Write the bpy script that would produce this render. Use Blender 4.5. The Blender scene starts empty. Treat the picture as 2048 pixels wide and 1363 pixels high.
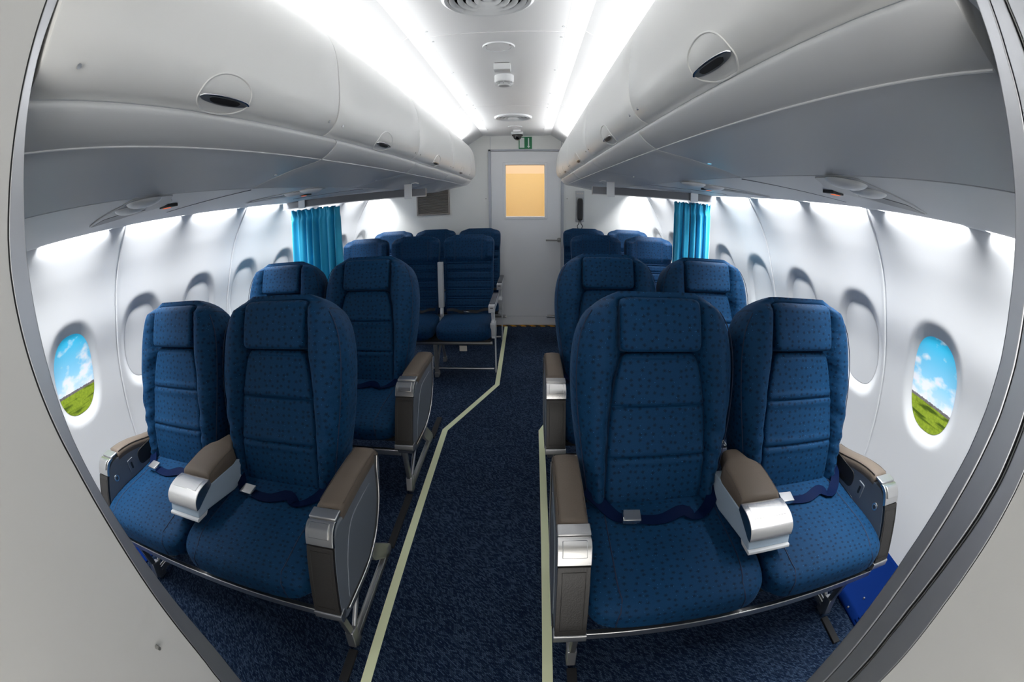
import bpy, bmesh, math, random
from mathutils import Vector, Matrix
random.seed(7)
PI = math.pi
S = bpy.context.scene
C = S.collection

# ------------------------------------------------------------------ camera (equisolid fisheye lens), world, lights, exposure
cam_d = bpy.data.cameras.new('camera')
cam = bpy.data.objects.new('camera', cam_d); C.objects.link(cam); S.camera = cam
cam_d.type = 'PANO'
cam_d.panorama_type = 'FISHEYE_EQUISOLID'
cam_d.sensor_fit = 'HORIZONTAL'
cam_d.sensor_width = 36.0
cam_d.sensor_height = 36.0 * 1363 / 2048
cam_d.fisheye_lens = 877.8 / 2048 * 36.0
cam_d.fisheye_fov = math.radians(200)
cam_d.clip_start = 0.01
p, w, r = -0.3203, 0.04138, 0.0085
Rm = Matrix.Rotation(w, 3, 'Z') @ Matrix.Rotation(p, 3, 'X') @ Matrix.Rotation(r, 3, 'Y')
Rm = Rm @ Matrix.Rotation(PI / 2, 3, 'X')
cam.matrix_world = Matrix.Translation((0.2422, 0, 1.4334)) @ Rm.to_4x4()

world = bpy.data.worlds.new('world'); S.world = world; world.use_nodes = True
world.node_tree.nodes['Background'].inputs[0].default_value = (0.80, 0.88, 1.0, 1)
world.node_tree.nodes['Background'].inputs[1].default_value = 0.5

S.view_settings.view_transform = 'Standard'
S.view_settings.look = 'None'
S.view_settings.gamma = 1
S.view_settings.exposure = 0.46
S.view_settings.use_curve_mapping = False
S.cycles.max_bounces = 10
S.cycles.diffuse_bounces = 6
S.cycles.glossy_bounces = 4
S.cycles.sample_clamp_indirect = 4
S.cycles.caustics_reflective = False
S.cycles.caustics_refractive = False

CX = 0.112            # centre line of ceiling and bins
DW = 4.89             # back wall
XV, ZV = 1.47, 1.53   # edge of the trim above the side walls
WIN_Y0, WIN_P = 0.98, 0.533

def area(name, loc, target, sx, sy, power, col=(1, 1, 1), spread=180):
    l = bpy.data.lights.new(name, 'AREA'); l.shape = 'RECTANGLE'; l.size = sx; l.size_y = sy
    l.energy = power; l.color = col; l.spread = math.radians(spread)
    o = bpy.data.objects.new(name, l); C.objects.link(o)
    z = (Vector(loc) - Vector(target)).normalized()      # light shines along -Z
    y = Vector((0, 1, 0)); x = y.cross(z).normalized(); y = z.cross(x)
    o.matrix_world = Matrix.Translation(loc) @ Matrix((x, y, z)).transposed().to_4x4()
    return o

for s in (-1, 1):
    # tubes lying in the cove on top of the bins
    for k in range(4):
        yc = 0.30 + 0.5 + k * 1.02
        area('cove_tube', (CX + s * 0.585, yc, 1.985), (CX + s * 0.12, yc, 2.18), 0.05, 1.0, (3.7, 3.7, 4.0, 5.0)[k], (0.97, 0.985, 1.0), 130)
    # short tubes above each window, behind the trim edge
    for k in range(-1, 8):
        yc = WIN_Y0 + k * WIN_P
        if yc < 0.5: yc += 0.03
        tp = 1.0 - 0.055 * max(0, min(1, (yc - 2.6) / 2.3)) ** 2 * (3 - 2 * max(0, min(1, (yc - 2.6) / 2.3)))
        area('window_tube', (s * 1.491 * tp, yc, 1.575), (s * 1.508 * tp, yc, 1.375), 0.030, 0.40 if k >= 0 else 0.36, 3.7, (0.97, 0.985, 1.0), 115)
# added fill panel behind the camera, brightens the cabin and front seats
area('rear_fill', (0.13, -1.36, 1.25), (0.13, 3.0, 1.0), 0.8, 1.8, 12, (1.0, 0.98, 0.95))

# ------------------------------------------------------------------ materials
def mat(name, col, rough=0.5, metal=0.0, spec=0.5, emis=None, es=0.0, coat=0.0, sheen=0.0):
    m = bpy.data.materials.new(name); m.use_nodes = True
    b = m.node_tree.nodes['Principled BSDF']
    b.inputs['Base Color'].default_value = (*col, 1)
    b.inputs['Roughness'].default_value = rough
    b.inputs['Metallic'].default_value = metal
    b.inputs['Specular IOR Level'].default_value = spec
    b.inputs['Coat Weight'].default_value = coat
    b.inputs['Sheen Weight'].default_value = sheen
    if emis:
        b.inputs['Emission Color'].default_value = (*emis, 1); b.inputs['Emission Strength'].default_value = es
    return m
class N:
    def __init__(s, m): s.t = m.node_tree; s.b = s.t.nodes['Principled BSDF']
    def n(s, typ, **kw):
        nd = s.t.nodes.new(typ)
        for k, v in kw.items(): setattr(nd, k, v)
        return nd
    def l(s, a, b): s.t.links.new(a, b)
    def math(s, op, a, b=None, c=None, clamp=False):
        nd = s.t.nodes.new('ShaderNodeMath'); nd.operation = op; nd.use_clamp = clamp
        for i, v in enumerate((a, b, c)):
            if v is None: continue
            if isinstance(v, (int, float)): nd.inputs[i].default_value = v
            else: s.l(v, nd.inputs[i])
        return nd.outputs[0]
    def mix(s, fac, a, b):
        nd = s.t.nodes.new('ShaderNodeMix'); nd.data_type = 'RGBA'
        for i, v in ((0, fac), (6, a), (7, b)):
            if isinstance(v, (int, float)): nd.inputs[i].default_value = v
            elif isinstance(v, tuple): nd.inputs[i].default_value = (*v, 1)
            else: s.l(v, nd.inputs[i])
        return nd.outputs[2]
    def bump(s, h, strength, dist=0.01):
        nd = s.t.nodes.new('ShaderNodeBump'); nd.inputs['Strength'].default_value = strength; nd.inputs['Distance'].default_value = dist
        s.l(h, nd.inputs['Height']); s.l(nd.outputs[0], s.b.inputs['Normal'])
    def noise(s, vec, scale, detail=2, rough=0.5, typ='3D'):
        nd = s.t.nodes.new('ShaderNodeTexNoise'); nd.noise_dimensions = typ
        nd.inputs['Scale'].default_value = scale; nd.inputs['Detail'].default_value = detail; nd.inputs['Roughness'].default_value = rough
        if vec is not None: s.l(vec, nd.inputs['Vector'])
        return nd.outputs[0]

def fabric(name, slope, wrinkle=0.0, base=(0.0022, 0.035, 0.096), dark=(0.0005, 0.006, 0.026)):
    """blue seat cloth: woven ground, small dark leaf stars and tiny bright flecks"""
    m = mat(name, base, 0.66, spec=0.16, sheen=0.10); n = N(m)
    n.b.inputs['Sheen Roughness'].default_value = 0.4
    n.b.inputs['Sheen Tint'].default_value = (0.30, 0.55, 1.0, 1)
    tc = n.n('ShaderNodeTexCoord'); sp = n.n('ShaderNodeSeparateXYZ'); n.l(tc.outputs['Object'], sp.inputs[0])
    nr = n.n('ShaderNodeSeparateXYZ'); n.l(tc.outputs['Normal'], nr.inputs[0])
    side = n.math('GREATER_THAN', n.math('ABSOLUTE', nr.outputs[0]), 0.75)
    x, y, z = sp.outputs[0], sp.outputs[1], sp.outputs[2]
    u = n.math('ADD', n.math('MULTIPLY', x, n.math('SUBTRACT', 1.0, side)), n.math('MULTIPLY', y, side))
    vf = n.math('ADD', z, n.math('MULTIPLY', y, slope))
    v = n.math('ADD', n.math('MULTIPLY', vf, n.math('SUBTRACT', 1.0, side)), n.math('MULTIPLY', z, side))
    cb = n.n('ShaderNodeCombineXYZ'); n.l(u, cb.inputs[0]); n.l(v, cb.inputs[1])
    vo = n.n('ShaderNodeTexVoronoi', voronoi_dimensions='2D', feature='F1'); vo.inputs['Scale'].default_value = 37; vo.inputs['Randomness'].default_value = 0.55
    n.l(cb.outputs[0], vo.inputs['Vector'])
    sc = n.n('ShaderNodeVectorMath', operation='SUBTRACT'); n.l(cb.outputs[0], sc.inputs[0])
    n.l(vo.outputs['Position'], sc.inputs[1])
    q = n.n('ShaderNodeSeparateXYZ'); n.l(sc.outputs[0], q.inputs[0])
    cs = n.n('ShaderNodeSeparateColor'); n.l(vo.outputs['Color'], cs.inputs[0])
    ang = n.math('ADD', n.math('ARCTAN2', q.outputs[1], q.outputs[0]), n.math('MULTIPLY', cs.outputs[0], 6.28))
    R = n.math('MULTIPLY', n.math('ADD', 0.72, n.math('MULTIPLY', n.math('COSINE', n.math('MULTIPLY', ang, 7.0)), 0.28)), 0.31)
    star = n.math('MULTIPLY', n.math('SUBTRACT', R, vo.outputs['Distance']), 12.0, clamp=True)
    v2 = n.n('ShaderNodeTexVoronoi', voronoi_dimensions='2D'); v2.inputs['Scale'].default_value = 75
    n.l(cb.outputs[0], v2.inputs['Vector'])
    c2 = n.n('ShaderNodeSeparateColor'); n.l(v2.outputs['Color'], c2.inputs[0])
    fleck = n.math('MULTIPLY', n.math('LESS_THAN', v2.outputs['Distance'], 0.075), n.math('GREATER_THAN', c2.outputs[1], 0.86))
    g = n.noise(tc.outputs['Object'], 260, 2)
    g2 = n.noise(tc.outputs['Object'], 9, 3)
    lum = n.math('ADD', 0.72, n.math('ADD', n.math('MULTIPLY', g, 0.35), n.math('MULTIPLY', g2, 0.22)))
    c0 = n.mix(n.math('MULTIPLY', star, 0.80), base, dark)
    c1 = n.mix(n.math('MULTIPLY', fleck, 0.75), c0, (0.03, 0.19, 0.45))
    hv = n.n('ShaderNodeVectorMath', operation='SCALE'); n.l(c1, hv.inputs[0]); n.l(lum, hv.inputs['Scale'])
    n.l(hv.outputs[0], n.b.inputs['Base Color'])
    h = n.math('MULTIPLY', g, 0.10)
    if wrinkle:
        mp = n.n('ShaderNodeMapping'); n.l(tc.outputs['Object'], mp.inputs[0])
        mp.inputs['Rotation'].default_value = (0.0, 0.5, 0.2); mp.inputs['Scale'].default_value = (0.5, 0.7, 2.2)
        h = n.math('ADD', h, n.math('MULTIPLY', n.noise(mp.outputs[0], 8, 2, 0.5), wrinkle))
    n.bump(h, 0.55, 0.012)
    return m

M = {}
M['wall'] = mat('white_panel', (0.80, 0.81, 0.82), 0.5, spec=0.4)
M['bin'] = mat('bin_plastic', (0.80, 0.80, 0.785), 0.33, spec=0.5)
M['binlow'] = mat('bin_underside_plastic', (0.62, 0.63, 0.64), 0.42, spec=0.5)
M['ceil'] = mat('ceiling_plastic', (0.76, 0.76, 0.76), 0.45, spec=0.5)
M['backwall'] = mat('back_wall_laminate', (0.84, 0.845, 0.82), 0.5, spec=0.4)
M['door'] = mat('door_laminate', (0.79, 0.80, 0.82), 0.45, spec=0.4)
M['frame'] = mat('grey_door_frame', (0.42, 0.44, 0.49), 0.45)
M['leather'] = mat('taupe_leather', (0.135, 0.108, 0.086), 0.5, spec=0.22)
M['darkleather'] = mat('dark_leather', (0.022, 0.020, 0.018), 0.38, spec=0.5)
M['stitch'] = mat('leather_stitch', (0.09, 0.072, 0.058), 0.6)
M['console'] = mat('grey_console_plastic', (0.155, 0.175, 0.205), 0.45)
M['console_d'] = mat('dark_console_plastic', (0.065, 0.075, 0.095), 0.45)
M['armbox'] = mat('pale_blue_armrest_plastic', (0.42, 0.52, 0.62), 0.42)
M['alu'] = mat('brushed_metal', (0.66, 0.65, 0.635), 0.27, metal=1.0)
M['alu2'] = mat('satin_metal', (0.56, 0.56, 0.56), 0.38, metal=1.0)
M['dull'] = mat('dull_grey_metal', (0.30, 0.30, 0.29), 0.45, metal=0.7)
M['chrome'] = mat('polished_metal', (0.75, 0.75, 0.76), 0.12, metal=1.0)
M['black'] = mat('black_plastic', (0.012, 0.012, 0.013), 0.45)
M['rubber'] = mat('black_rubber', (0.008, 0.008, 0.009), 0.7)
M['strap'] = mat('navy_webbing', (0.001, 0.007, 0.036), 0.6, spec=0.08)
M['tape'] = mat('pale_yellow_tape', (0.88, 0.92, 0.60), 0.6)
M['kick'] = mat('blue_painted_metal', (0.0012, 0.014, 0.095), 0.6, spec=0.02)
M['seam'] = mat('navy_piping', (0.003, 0.012, 0.045), 0.7)
M['whitem'] = mat('white_painted_metal', (0.75, 0.76, 0.77), 0.35)
M['plasticgrey'] = mat('light_grey_plastic', (0.50, 0.51, 0.52), 0.45)
M['shade'] = mat('window_shade', (0.80, 0.81, 0.82), 0.5)
M['railm'] = mat('grey_rail', (0.13, 0.135, 0.15), 0.4)
M['green'] = mat('green_sign', (0.0, 0.17, 0.06), 0.5)
M['signwhite'] = mat('sign_white', (0.80, 0.84, 0.82), 0.5)
M['fab_back'] = fabric('blue_fabric_back', 0.33)
M['fab_wing'] = fabric('blue_fabric_cover', 0.33, 1.9)
M['fab_seat'] = fabric('blue_fabric_cushion', 1.0)
M['eco_back'] = fabric('navy_fabric_back', 0.2, 0.25, (0.0014, 0.027, 0.078), (0.0006, 0.006, 0.026))
M['eco_seat'] = fabric('navy_fabric_cushion', 1.0, 0, (0.0014, 0.027, 0.078), (0.0006, 0.006, 0.026))
# brushed look on the aluminium
for k in ('alu', 'alu2'):
    n = N(M[k]); tc = n.n('ShaderNodeTexCoord'); mp = n.n('ShaderNodeMapping'); n.l(tc.outputs['Object'], mp.inputs[0])
    mp.inputs['Scale'].default_value = (6, 300, 300)
    n.bump(n.noise(mp.outputs[0], 3, 2), 0.08, 0.002)
# leather grain
for k in ('leather', 'darkleather'):
    n = N(M[k]); tc = n.n('ShaderNodeTexCoord')
    n.bump(n.noise(tc.outputs['Object'], 240, 3), 0.25, 0.002)
# faint moulded grain on the big plastic panels
for k in ('wall', 'bin', 'binlow', 'ceil', 'door', 'backwall', 'console'):
    n = N(M[k]); tc = n.n('ShaderNodeTexCoord')
    n.bump(n.noise(tc.outputs['Object'], 420, 2), 0.06, 0.001)

def carpet_mat():
    m = mat('navy_carpet', (0.004, 0.012, 0.04), 0.95, spec=0.1); n = N(m)
    tc = n.n('ShaderNodeTexCoord'); mp = n.n('ShaderNodeMapping'); n.l(tc.outputs['Object'], mp.inputs[0])
    mp.inputs['Rotation'].default_value = (0, 0, PI / 4)
    br = n.n('ShaderNodeTexBrick'); n.l(mp.outputs[0], br.inputs['Vector'])
    br.inputs['Scale'].default_value = 1.0; br.inputs['Brick Width'].default_value = 0.0125; br.inputs['Row Height'].default_value = 0.0052
    br.inputs['Mortar Size'].default_value = 0.0009; br.inputs['Mortar Smooth'].default_value = 0.6
    br.inputs['Color1'].default_value = (0.004, 0.014, 0.042, 1); br.inputs['Color2'].default_value = (0.065, 0.108, 0.180, 1)
    br.inputs['Mortar'].default_value = (0.0012, 0.004, 0.015, 1); br.inputs['Bias'].default_value = -0.25
    f = n.noise(tc.outputs['Object'], 520, 1); g = n.noise(tc.outputs['Object'], 2.2, 3)
    sel = n.math('MULTIPLY', n.math('SUBTRACT', f, 0.62), 9.0, clamp=True)
    c = n.mix(n.math('MULTIPLY', sel, 0.40), br.outputs['Color'], (0.20, 0.24, 0.30))
    hv = n.n('ShaderNodeVectorMath', operation='SCALE'); n.l(c, hv.inputs[0]); n.l(n.math('ADD', 0.7, n.math('MULTIPLY', g, 0.6)), hv.inputs['Scale'])
    n.l(hv.outputs[0], n.b.inputs['Base Color'])
    n.bump(n.math('ADD', br.outputs['Fac'], n.math('MULTIPLY', f, -0.8)), 0.5, -0.004)
    return m
M['carpet'] = carpet_mat()

def view_mat(name, flip):
    """the printed landscape behind the two front panes: sky, small clouds, tree line, grass; horizon slopes"""
    m = mat(name, (0.2, 0.5, 0.8), 0.35); n = N(m)
    tc = n.n('ShaderNodeTexCoord'); sp = n.n('ShaderNodeSeparateXYZ'); n.l(tc.outputs['Object'], sp.inputs[0])
    y, z = sp.outputs[1], sp.outputs[2]
    h = n.math('ADD', z, n.math('MULTIPLY', y, 0.02 * flip))
    sky = n.n('ShaderNodeValToRGB'); e = sky.color_ramp.elements
    e[0].position = 0.0; e[0].color = (0.55, 0.70, 0.82, 1); e[1].position = 1.0; e[1].color = (0.04, 0.46, 0.72, 1)
    x1 = e.new(0.35); x1.color = (0.27, 0.62, 0.86, 1)
    n.l(n.math('MULTIPLY', n.math('ADD', h, 0.07), 4.2), sky.inputs[0])
    mp = n.n('ShaderNodeMapping'); n.l(tc.outputs['Object'], mp.inputs[0]); mp.inputs['Scale'].default_value = (1, 1, 1.7); mp.inputs['Location'].default_value = (0, 0.37 * flip, 0.3)
    cl = n.noise(mp.outputs[0], 10, 3, 0.5)
    low = n.math('MULTIPLY', n.math('SUBTRACT', 0.09, h), 1.0, clamp=True)
    cm = n.math('MULTIPLY', n.math('SUBTRACT', n.math('ADD', cl, low), 0.56), 6.0, clamp=True)
    c = n.mix(n.math('MULTIPLY', cm, 0.85), sky.outputs[0], (0.88, 0.87, 0.90))
    gz = n.noise(tc.outputs['Object'], 70, 4, 0.7)
    mp2 = n.n('ShaderNodeMapping'); n.l(tc.outputs['Object'], mp2.inputs[0]); mp2.inputs['Scale'].default_value = (1, 0.4, 3)
    gg = n.noise(mp2.outputs[0], 16, 2)
    gr = n.mix(gz, (0.05, 0.12, 0.005), (0.42, 0.52, 0.05))
    gr = n.mix(n.math('MULTIPLY', n.math('SUBTRACT', gg, 0.52), 8.0, clamp=True), gr, (0.06, 0.10, 0.01))
    tr = n.mix(gz, (0.02, 0.03, 0.03), (0.30, 0.26, 0.27))
    hz = n.math('ADD', -0.069, n.math('MULTIPLY', n.math('SUBTRACT', n.noise(tc.outputs['Object'], 90, 2), 0.5), 0.010))
    c = n.mix(n.math('LESS_THAN', h, hz), c, tr)
    c = n.mix(n.math('LESS_THAN', h, -0.081), c, gr)
    n.l(c, n.b.inputs['Base Color'])
    n.l(c, n.b.inputs['Emission Color']); n.b.inputs['Emission Strength'].default_value = 0.32   # backlit print
    return m
M['viewL'] = view_mat('window_view_print', 1)
M['viewR'] = view_mat('window_view_print_right', -1)
def hazard_mat():
    m = mat('hazard_stripes', (0.8, 0.4, 0.02), 0.5); n = N(m)
    tc = n.n('ShaderNodeTexCoord'); sp = n.n('ShaderNodeSeparateXYZ'); n.l(tc.outputs['Object'], sp.inputs[0])
    f = n.math('FRACT', n.math('MULTIPLY', n.math('ADD', sp.outputs[0], sp.outputs[1]), 9.0))
    n.l(n.mix(n.math('GREATER_THAN', f, 0.5), (0.70, 0.33, 0.02), (0.02, 0.015, 0.01)), n.b.inputs['Base Color'])
    return m
M['hazard'] = hazard_mat()

# ------------------------------------------------------------------ object helpers
def obj(name, bm, m, parent=None, smooth=True, bevel=0, seg=2, angle=40, label=None):
    me = bpy.data.meshes.new(name)
    bmesh.ops.recalc_face_normals(bm, faces=bm.faces)
    bm.to_mesh(me); bm.free()
    for x in (m if isinstance(m, (list, tuple)) else [m]): me.materials.append(M[x] if isinstance(x, str) else x)
    o = bpy.data.objects.new(name, me); C.objects.link(o)
    if smooth:
        for f in me.polygons: f.use_smooth = True
        me.set_sharp_from_angle(angle=math.radians(angle))
    if bevel:
        b = o.modifiers.new('bevel', 'BEVEL'); b.width = bevel; b.segments = seg; b.limit_method = 'ANGLE'; b.angle_limit = math.radians(35)
        b.harden_normals = False
    if parent: o.parent = parent
    if label: o['label'] = label
    return o
def split(name, bm, m, parent=None, **kw):
    """every loose piece of bm becomes an object of its own"""
    bm.verts.index_update(); bm.verts.ensure_lookup_table(); seen = set(); out = []
    for v0 in bm.verts:
        if v0.index in seen: continue
        st = [v0]; isl = {v0.index: v0}
        while st:
            v = st.pop()
            for e in v.link_edges:
                o_ = e.other_vert(v)
                if o_.index not in isl: isl[o_.index] = o_; st.append(o_)
        seen |= set(isl); b2 = nb(); mp = {i: b2.verts.new(v.co) for i, v in isl.items()}
        for f in {f for v in isl.values() for f in v.link_faces}:
            q = b2.faces.new([mp[v.index] for v in f.verts]); q.material_index = f.material_index
        out.append(obj(name, b2, m, parent, **kw))
    bm.free(); return out
def tag(o, label, cat, group=None):
    o['label'] = label; o['category'] = cat
    if group: o['group'] = group
    return o
def thing(name, label, cat, loc=(0, 0, 0), group=None):
    o = bpy.data.objects.new(name, None); C.objects.link(o); o.location = loc; o.empty_display_size = 0.1
    return tag(o, label, cat, group)
def struct(o): o['kind'] = 'structure'; return o
def copy_tree(o, parent=None):
    c = o.copy(); C.objects.link(c); c.parent = parent
    for ch in list(o.children): copy_tree(ch, c)
    return c
def nb(): return bmesh.new()
def box(bm, c, s, rot=None, mi=0):
    m = Matrix.Translation(c) @ (rot.to_4x4() if rot else Matrix.Identity(4)) @ Matrix.Diagonal((s[0], s[1], s[2], 1))
    g = bmesh.ops.create_cube(bm, size=1, matrix=m)
    for v in g['verts']:
        for f in v.link_faces: f.material_index = mi
    return bm
def bx(c, s, rot=None): return box(nb(), c, s, rot)
def cyl(bm, a, b, r, r2=None, seg=20, mi=0):
    a, b = Vector(a), Vector(b); d = b - a
    q = d.to_track_quat('Z', 'Y').to_matrix().to_4x4()
    g = bmesh.ops.create_cone(bm, cap_ends=True, segments=seg, radius1=r, radius2=r if r2 is None else r2, depth=d.length, matrix=Matrix.Translation((a + b) / 2) @ q)
    for v in g['verts']:
        for f in v.link_faces: f.material_index = mi
    return bm
def tube(bm, pts, r, seg=8, closed=False, mi=0):
    pts = [Vector(q) for q in pts]; n = len(pts); rings = []
    up = Vector((0.3, 0.2, 1)).normalized(); prev = None
    for i, q in enumerate(pts):
        a = pts[(i - 1) % n] if (closed or i > 0) else q
        b = pts[(i + 1) % n] if (closed or i < n - 1) else q
        t = (b - a).normalized()
        x = (prev - t * prev.dot(t)) if prev else up.cross(t)
        if x.length < 1e-6: x = Vector((1, 0, 0)).cross(t)
        x.normalize(); prev = x; y = t.cross(x)
        rings.append([bm.verts.new(q + x * math.cos(2 * PI * k / seg) * r + y * math.sin(2 * PI * k / seg) * r) for k in range(seg)])
    for i in range(n if closed else n - 1):
        A, B = rings[i], rings[(i + 1) % n]
        for k in range(seg):
            f = bm.faces.new((A[k], A[(k + 1) % seg], B[(k + 1) % seg], B[k])); f.material_index = mi
    if not closed:
        for rg in (rings[0][::-1], rings[-1]):
            f = bm.faces.new(rg); f.material_index = mi
    return bm
def loft(bm, rings, closed=True, caps=True, mi=0):
    R = [[bm.verts.new(q) for q in rg] for rg in rings]; n = len(R[0])
    for A, B in zip(R, R[1:]):
        for k in range(n if closed else n - 1):
            f = bm.faces.new((A[k], A[(k + 1) % n], B[(k + 1) % n], B[k])); f.material_index = mi
    if caps and closed:
        for rg in (R[0][::-1], R[-1]):
            f = bm.faces.new(rg); f.material_index = mi
    return bm
def prism(poly, axis, a, b, bm=None, mi=0):
    """extrude a 2-D polygon; axis 0: poly=(y,z), axis 1: (x,z), axis 2: (x,y)"""
    bm = bm or nb()
    def P(q, t): return (t, q[0], q[1]) if axis == 0 else (q[0], t, q[1]) if axis == 1 else (q[0], q[1], t)
    return loft(bm, [[P(q, a) for q in poly], [P(q, b) for q in poly]], mi=mi)
def roundpoly(poly, r, n=5):
    out = []; m = len(poly)
    for i in range(m):
        p0, p1, p2 = Vector(poly[i - 1]), Vector(poly[i]), Vector(poly[(i + 1) % m])
        a, b = (p0 - p1), (p2 - p1); rr = min(r if not isinstance(r, (list, tuple)) else r[i], a.length * 0.45, b.length * 0.45)
        a.normalize(); b.normalize(); A, B = p1 + a * rr, p1 + b * rr
        for k in range(n + 1):
            t = k / n; out.append(tuple(A * (1 - t) ** 2 + p1 * 2 * t * (1 - t) + B * t * t))
    return out
def sgn(v): return -1 if v < 0 else 1
def squad(bm, size, p, n, fn=None, mi=0):
    """soft box: cube grid pushed to a superquadric, then fn(x,y,z)->point"""
    nx, ny, nz = n; idx = {}
    def vert(i, j, k):
        key = (i, j, k)
        if key not in idx:
            q = [2 * i / nx - 1, 2 * j / ny - 1, 2 * k / nz - 1]
            s = sum(abs(c) ** p for c in q) ** (1 / p); q = [c / s for c in q]
            v = (q[0] * size[0], q[1] * size[1], q[2] * size[2])
            idx[key] = bm.verts.new(fn(*v) if fn else v)
        return idx[key]
    def quad(a, b, c, d):
        f = bm.faces.new((a, b, c, d)); f.material_index = mi
    for i in range(nx):
        for j in range(ny):
            for k in (0, nz): quad(vert(i, j, k), vert(i + 1, j, k), vert(i + 1, j + 1, k), vert(i, j + 1, k))
    for i in range(nx):
        for k in range(nz):
            for j in (0, ny): quad(vert(i, j, k), vert(i + 1, j, k), vert(i + 1, j, k + 1), vert(i, j, k + 1))
    for j in range(ny):
        for k in range(nz):
            for i in (0, nx): quad(vert(i, j, k), vert(i, j + 1, k), vert(i, j + 1, k + 1), vert(i, j, k + 1))
    return bm
def interp(x, pts):
    if x <= pts[0][0]: return pts[0][1]
    for a, b in zip(pts, pts[1:]):
        if x <= b[0]:
            t = (x - a[0]) / (b[0] - a[0]); return a[1] + (b[1] - a[1]) * t
    return pts[-1][1]
def sm(t): t = max(0, min(1, t)); return t * t * (3 - 2 * t)
def ismooth(x, pts):
    """catmull-rom through (x,y) points"""
    n = len(pts)
    if x <= pts[0][0]: return pts[0][1]
    if x >= pts[-1][0]: return pts[-1][1]
    for i in range(n - 1):
        if x <= pts[i + 1][0]:
            x0, x1 = pts[i][0], pts[i + 1][0]; h = x1 - x0; t = (x - x0) / h
            def d(j):
                a, b = max(j - 1, 0), min(j + 1, n - 1); return (pts[b][1] - pts[a][1]) / (pts[b][0] - pts[a][0])
            m0, m1 = d(i) * h, d(i + 1) * h
            return (2*t**3-3*t*t+1)*pts[i][1] + (t**3-2*t*t+t)*m0 + (-2*t**3+3*t*t)*pts[i+1][1] + (t**3-t*t)*m1

# ------------------------------------------------------------------ setting: floor, side walls, windows
o = struct(obj('floor', bx((0, 1.9, -0.05), (4.4, 6.4, 0.10)), 'carpet', smooth=False))

WPROF = [(0.0, 1.862), (0.2, 1.872), (0.46, 1.872), (0.66, 1.852), (0.91, 1.806), (1.10, 1.746), (1.28, 1.685), (1.43, 1.605), (1.53, 1.540), (1.60, 1.520), (1.64, 1.512)]
def taper(y): return 1.0 - 0.055 * sm((y - 2.6) / 2.3)
def wall_x(y, z): return ismooth(z, WPROF) * taper(y)
WZ, WAY, WAZ = 0.930, 0.124, 0.176
def rho(dy, dz): return (abs(dy / WAY) ** 2.5 + abs(dz / WAZ) ** 2.5) ** (1 / 2.5)
SEAMS = [1.305 + 1.066 * k - 1.066 for k in range(0, 5)]
def recess(y, z):
    k = round((y - WIN_Y0) / WIN_P)
    if k < -1 or k > 7: return 0
    q = rho(y - WIN_Y0 - k * WIN_P, z - WZ)
    return 0.024 * sm((1.46 - q) / 0.46)
def wall_pt(s, y, z):
    d = recess(y, z)
    for sy in SEAMS:
        if abs(y - sy) < 0.006: d += 0.004 if abs(y - sy) < 0.003 else 0
        elif 0.006 <= y - sy < 0.016: d -= 0.004
    return (s * (wall_x(y, z) + d), y, z)
ys = [0.24 + 0.0115 * i for i in range(int((DW - 0.24) / 0.0115) + 1)] + [DW + 0.02]
for sy in SEAMS:
    ys = [y for y in ys if abs(y - sy - 0.004) > 0.016] + [sy - 0.0062, sy - 0.0058, sy - 0.003, sy - 0.0026, sy + 0.0026, sy + 0.003, sy + 0.0058, sy + 0.0062, sy + 0.0158, sy + 0.0162]
ys = sorted(set(y for y in ys if 0.23 < y))
zs = [0.0, 0.1, 0.2, 0.35, 0.5, 0.6] + [0.66 + 0.0125 * i for i in range(45)] + [1.25, 1.30, 1.35, 1.40, 1.44, 1.48, 1.52, 1.56, 1.59, 1.62]
for s, nm in ((-1, 'wall_left'), (1, 'wall_right')):
    bm = nb(); G = [[bm.verts.new(wall_pt(s, y, z)) for z in zs] for y in ys]
    for i in range(len(ys) - 1):
        for j in range(len(zs) - 1): bm.faces.new((G[i][j], G[i + 1][j], G[i + 1][j + 1], G[i][j + 1]))
    # outer skin so the wall has a body
    q = [(s * 2.02, 0.23, 0), (s * 2.02, DW + 0.02, 0), (s * 2.02, DW + 0.02, 1.70), (s * 2.02, 0.23, 1.70)]
    bm.faces.new([bm.verts.new(v) for v in q])
    struct(obj(nm, bm, 'wall', angle=60))
# windows: k = 0 shows the landscape, the others have their shade pulled down
wn = 0
for s in (-1, 1):
    for k in range(0, 8):
        wn += 1
        yc = WIN_Y0 + k * WIN_P; bm = nb(); rings = []
        cx0 = wall_x(yc, WZ)
        for q in [0.02 + 0.108 * i for i in range(11)]:
            rg = []
            for a in range(56):
                t = 2 * PI * a / 56; c, sn = math.cos(t), math.sin(t)
                dy = WAY * q * sgn(c) * abs(c) ** 0.8; dz = WAZ * q * sgn(sn) * abs(sn) ** 0.8
                rg.append((s * (wall_x(yc + dy, WZ + dz) + 0.0195) - s * cx0, dy, dz))
            rings.append(rg)
        loft(bm, rings, caps=False)
        c = bm.verts.new((s * 0.0195, 0, 0)); bm.verts.ensure_lookup_table()
        for a in range(56): bm.faces.new((bm.verts[a], bm.verts[(a + 1) % 56], c))
        o = struct(obj('window_%d' % wn, bm, ('viewL' if s < 0 else 'viewR') if k == 0 else 'shade', angle=60))
        o.location = (s * cx0, yc, WZ)
        if k == 0:
            o['label'] = 'oval window showing blue sky and green field'
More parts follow.
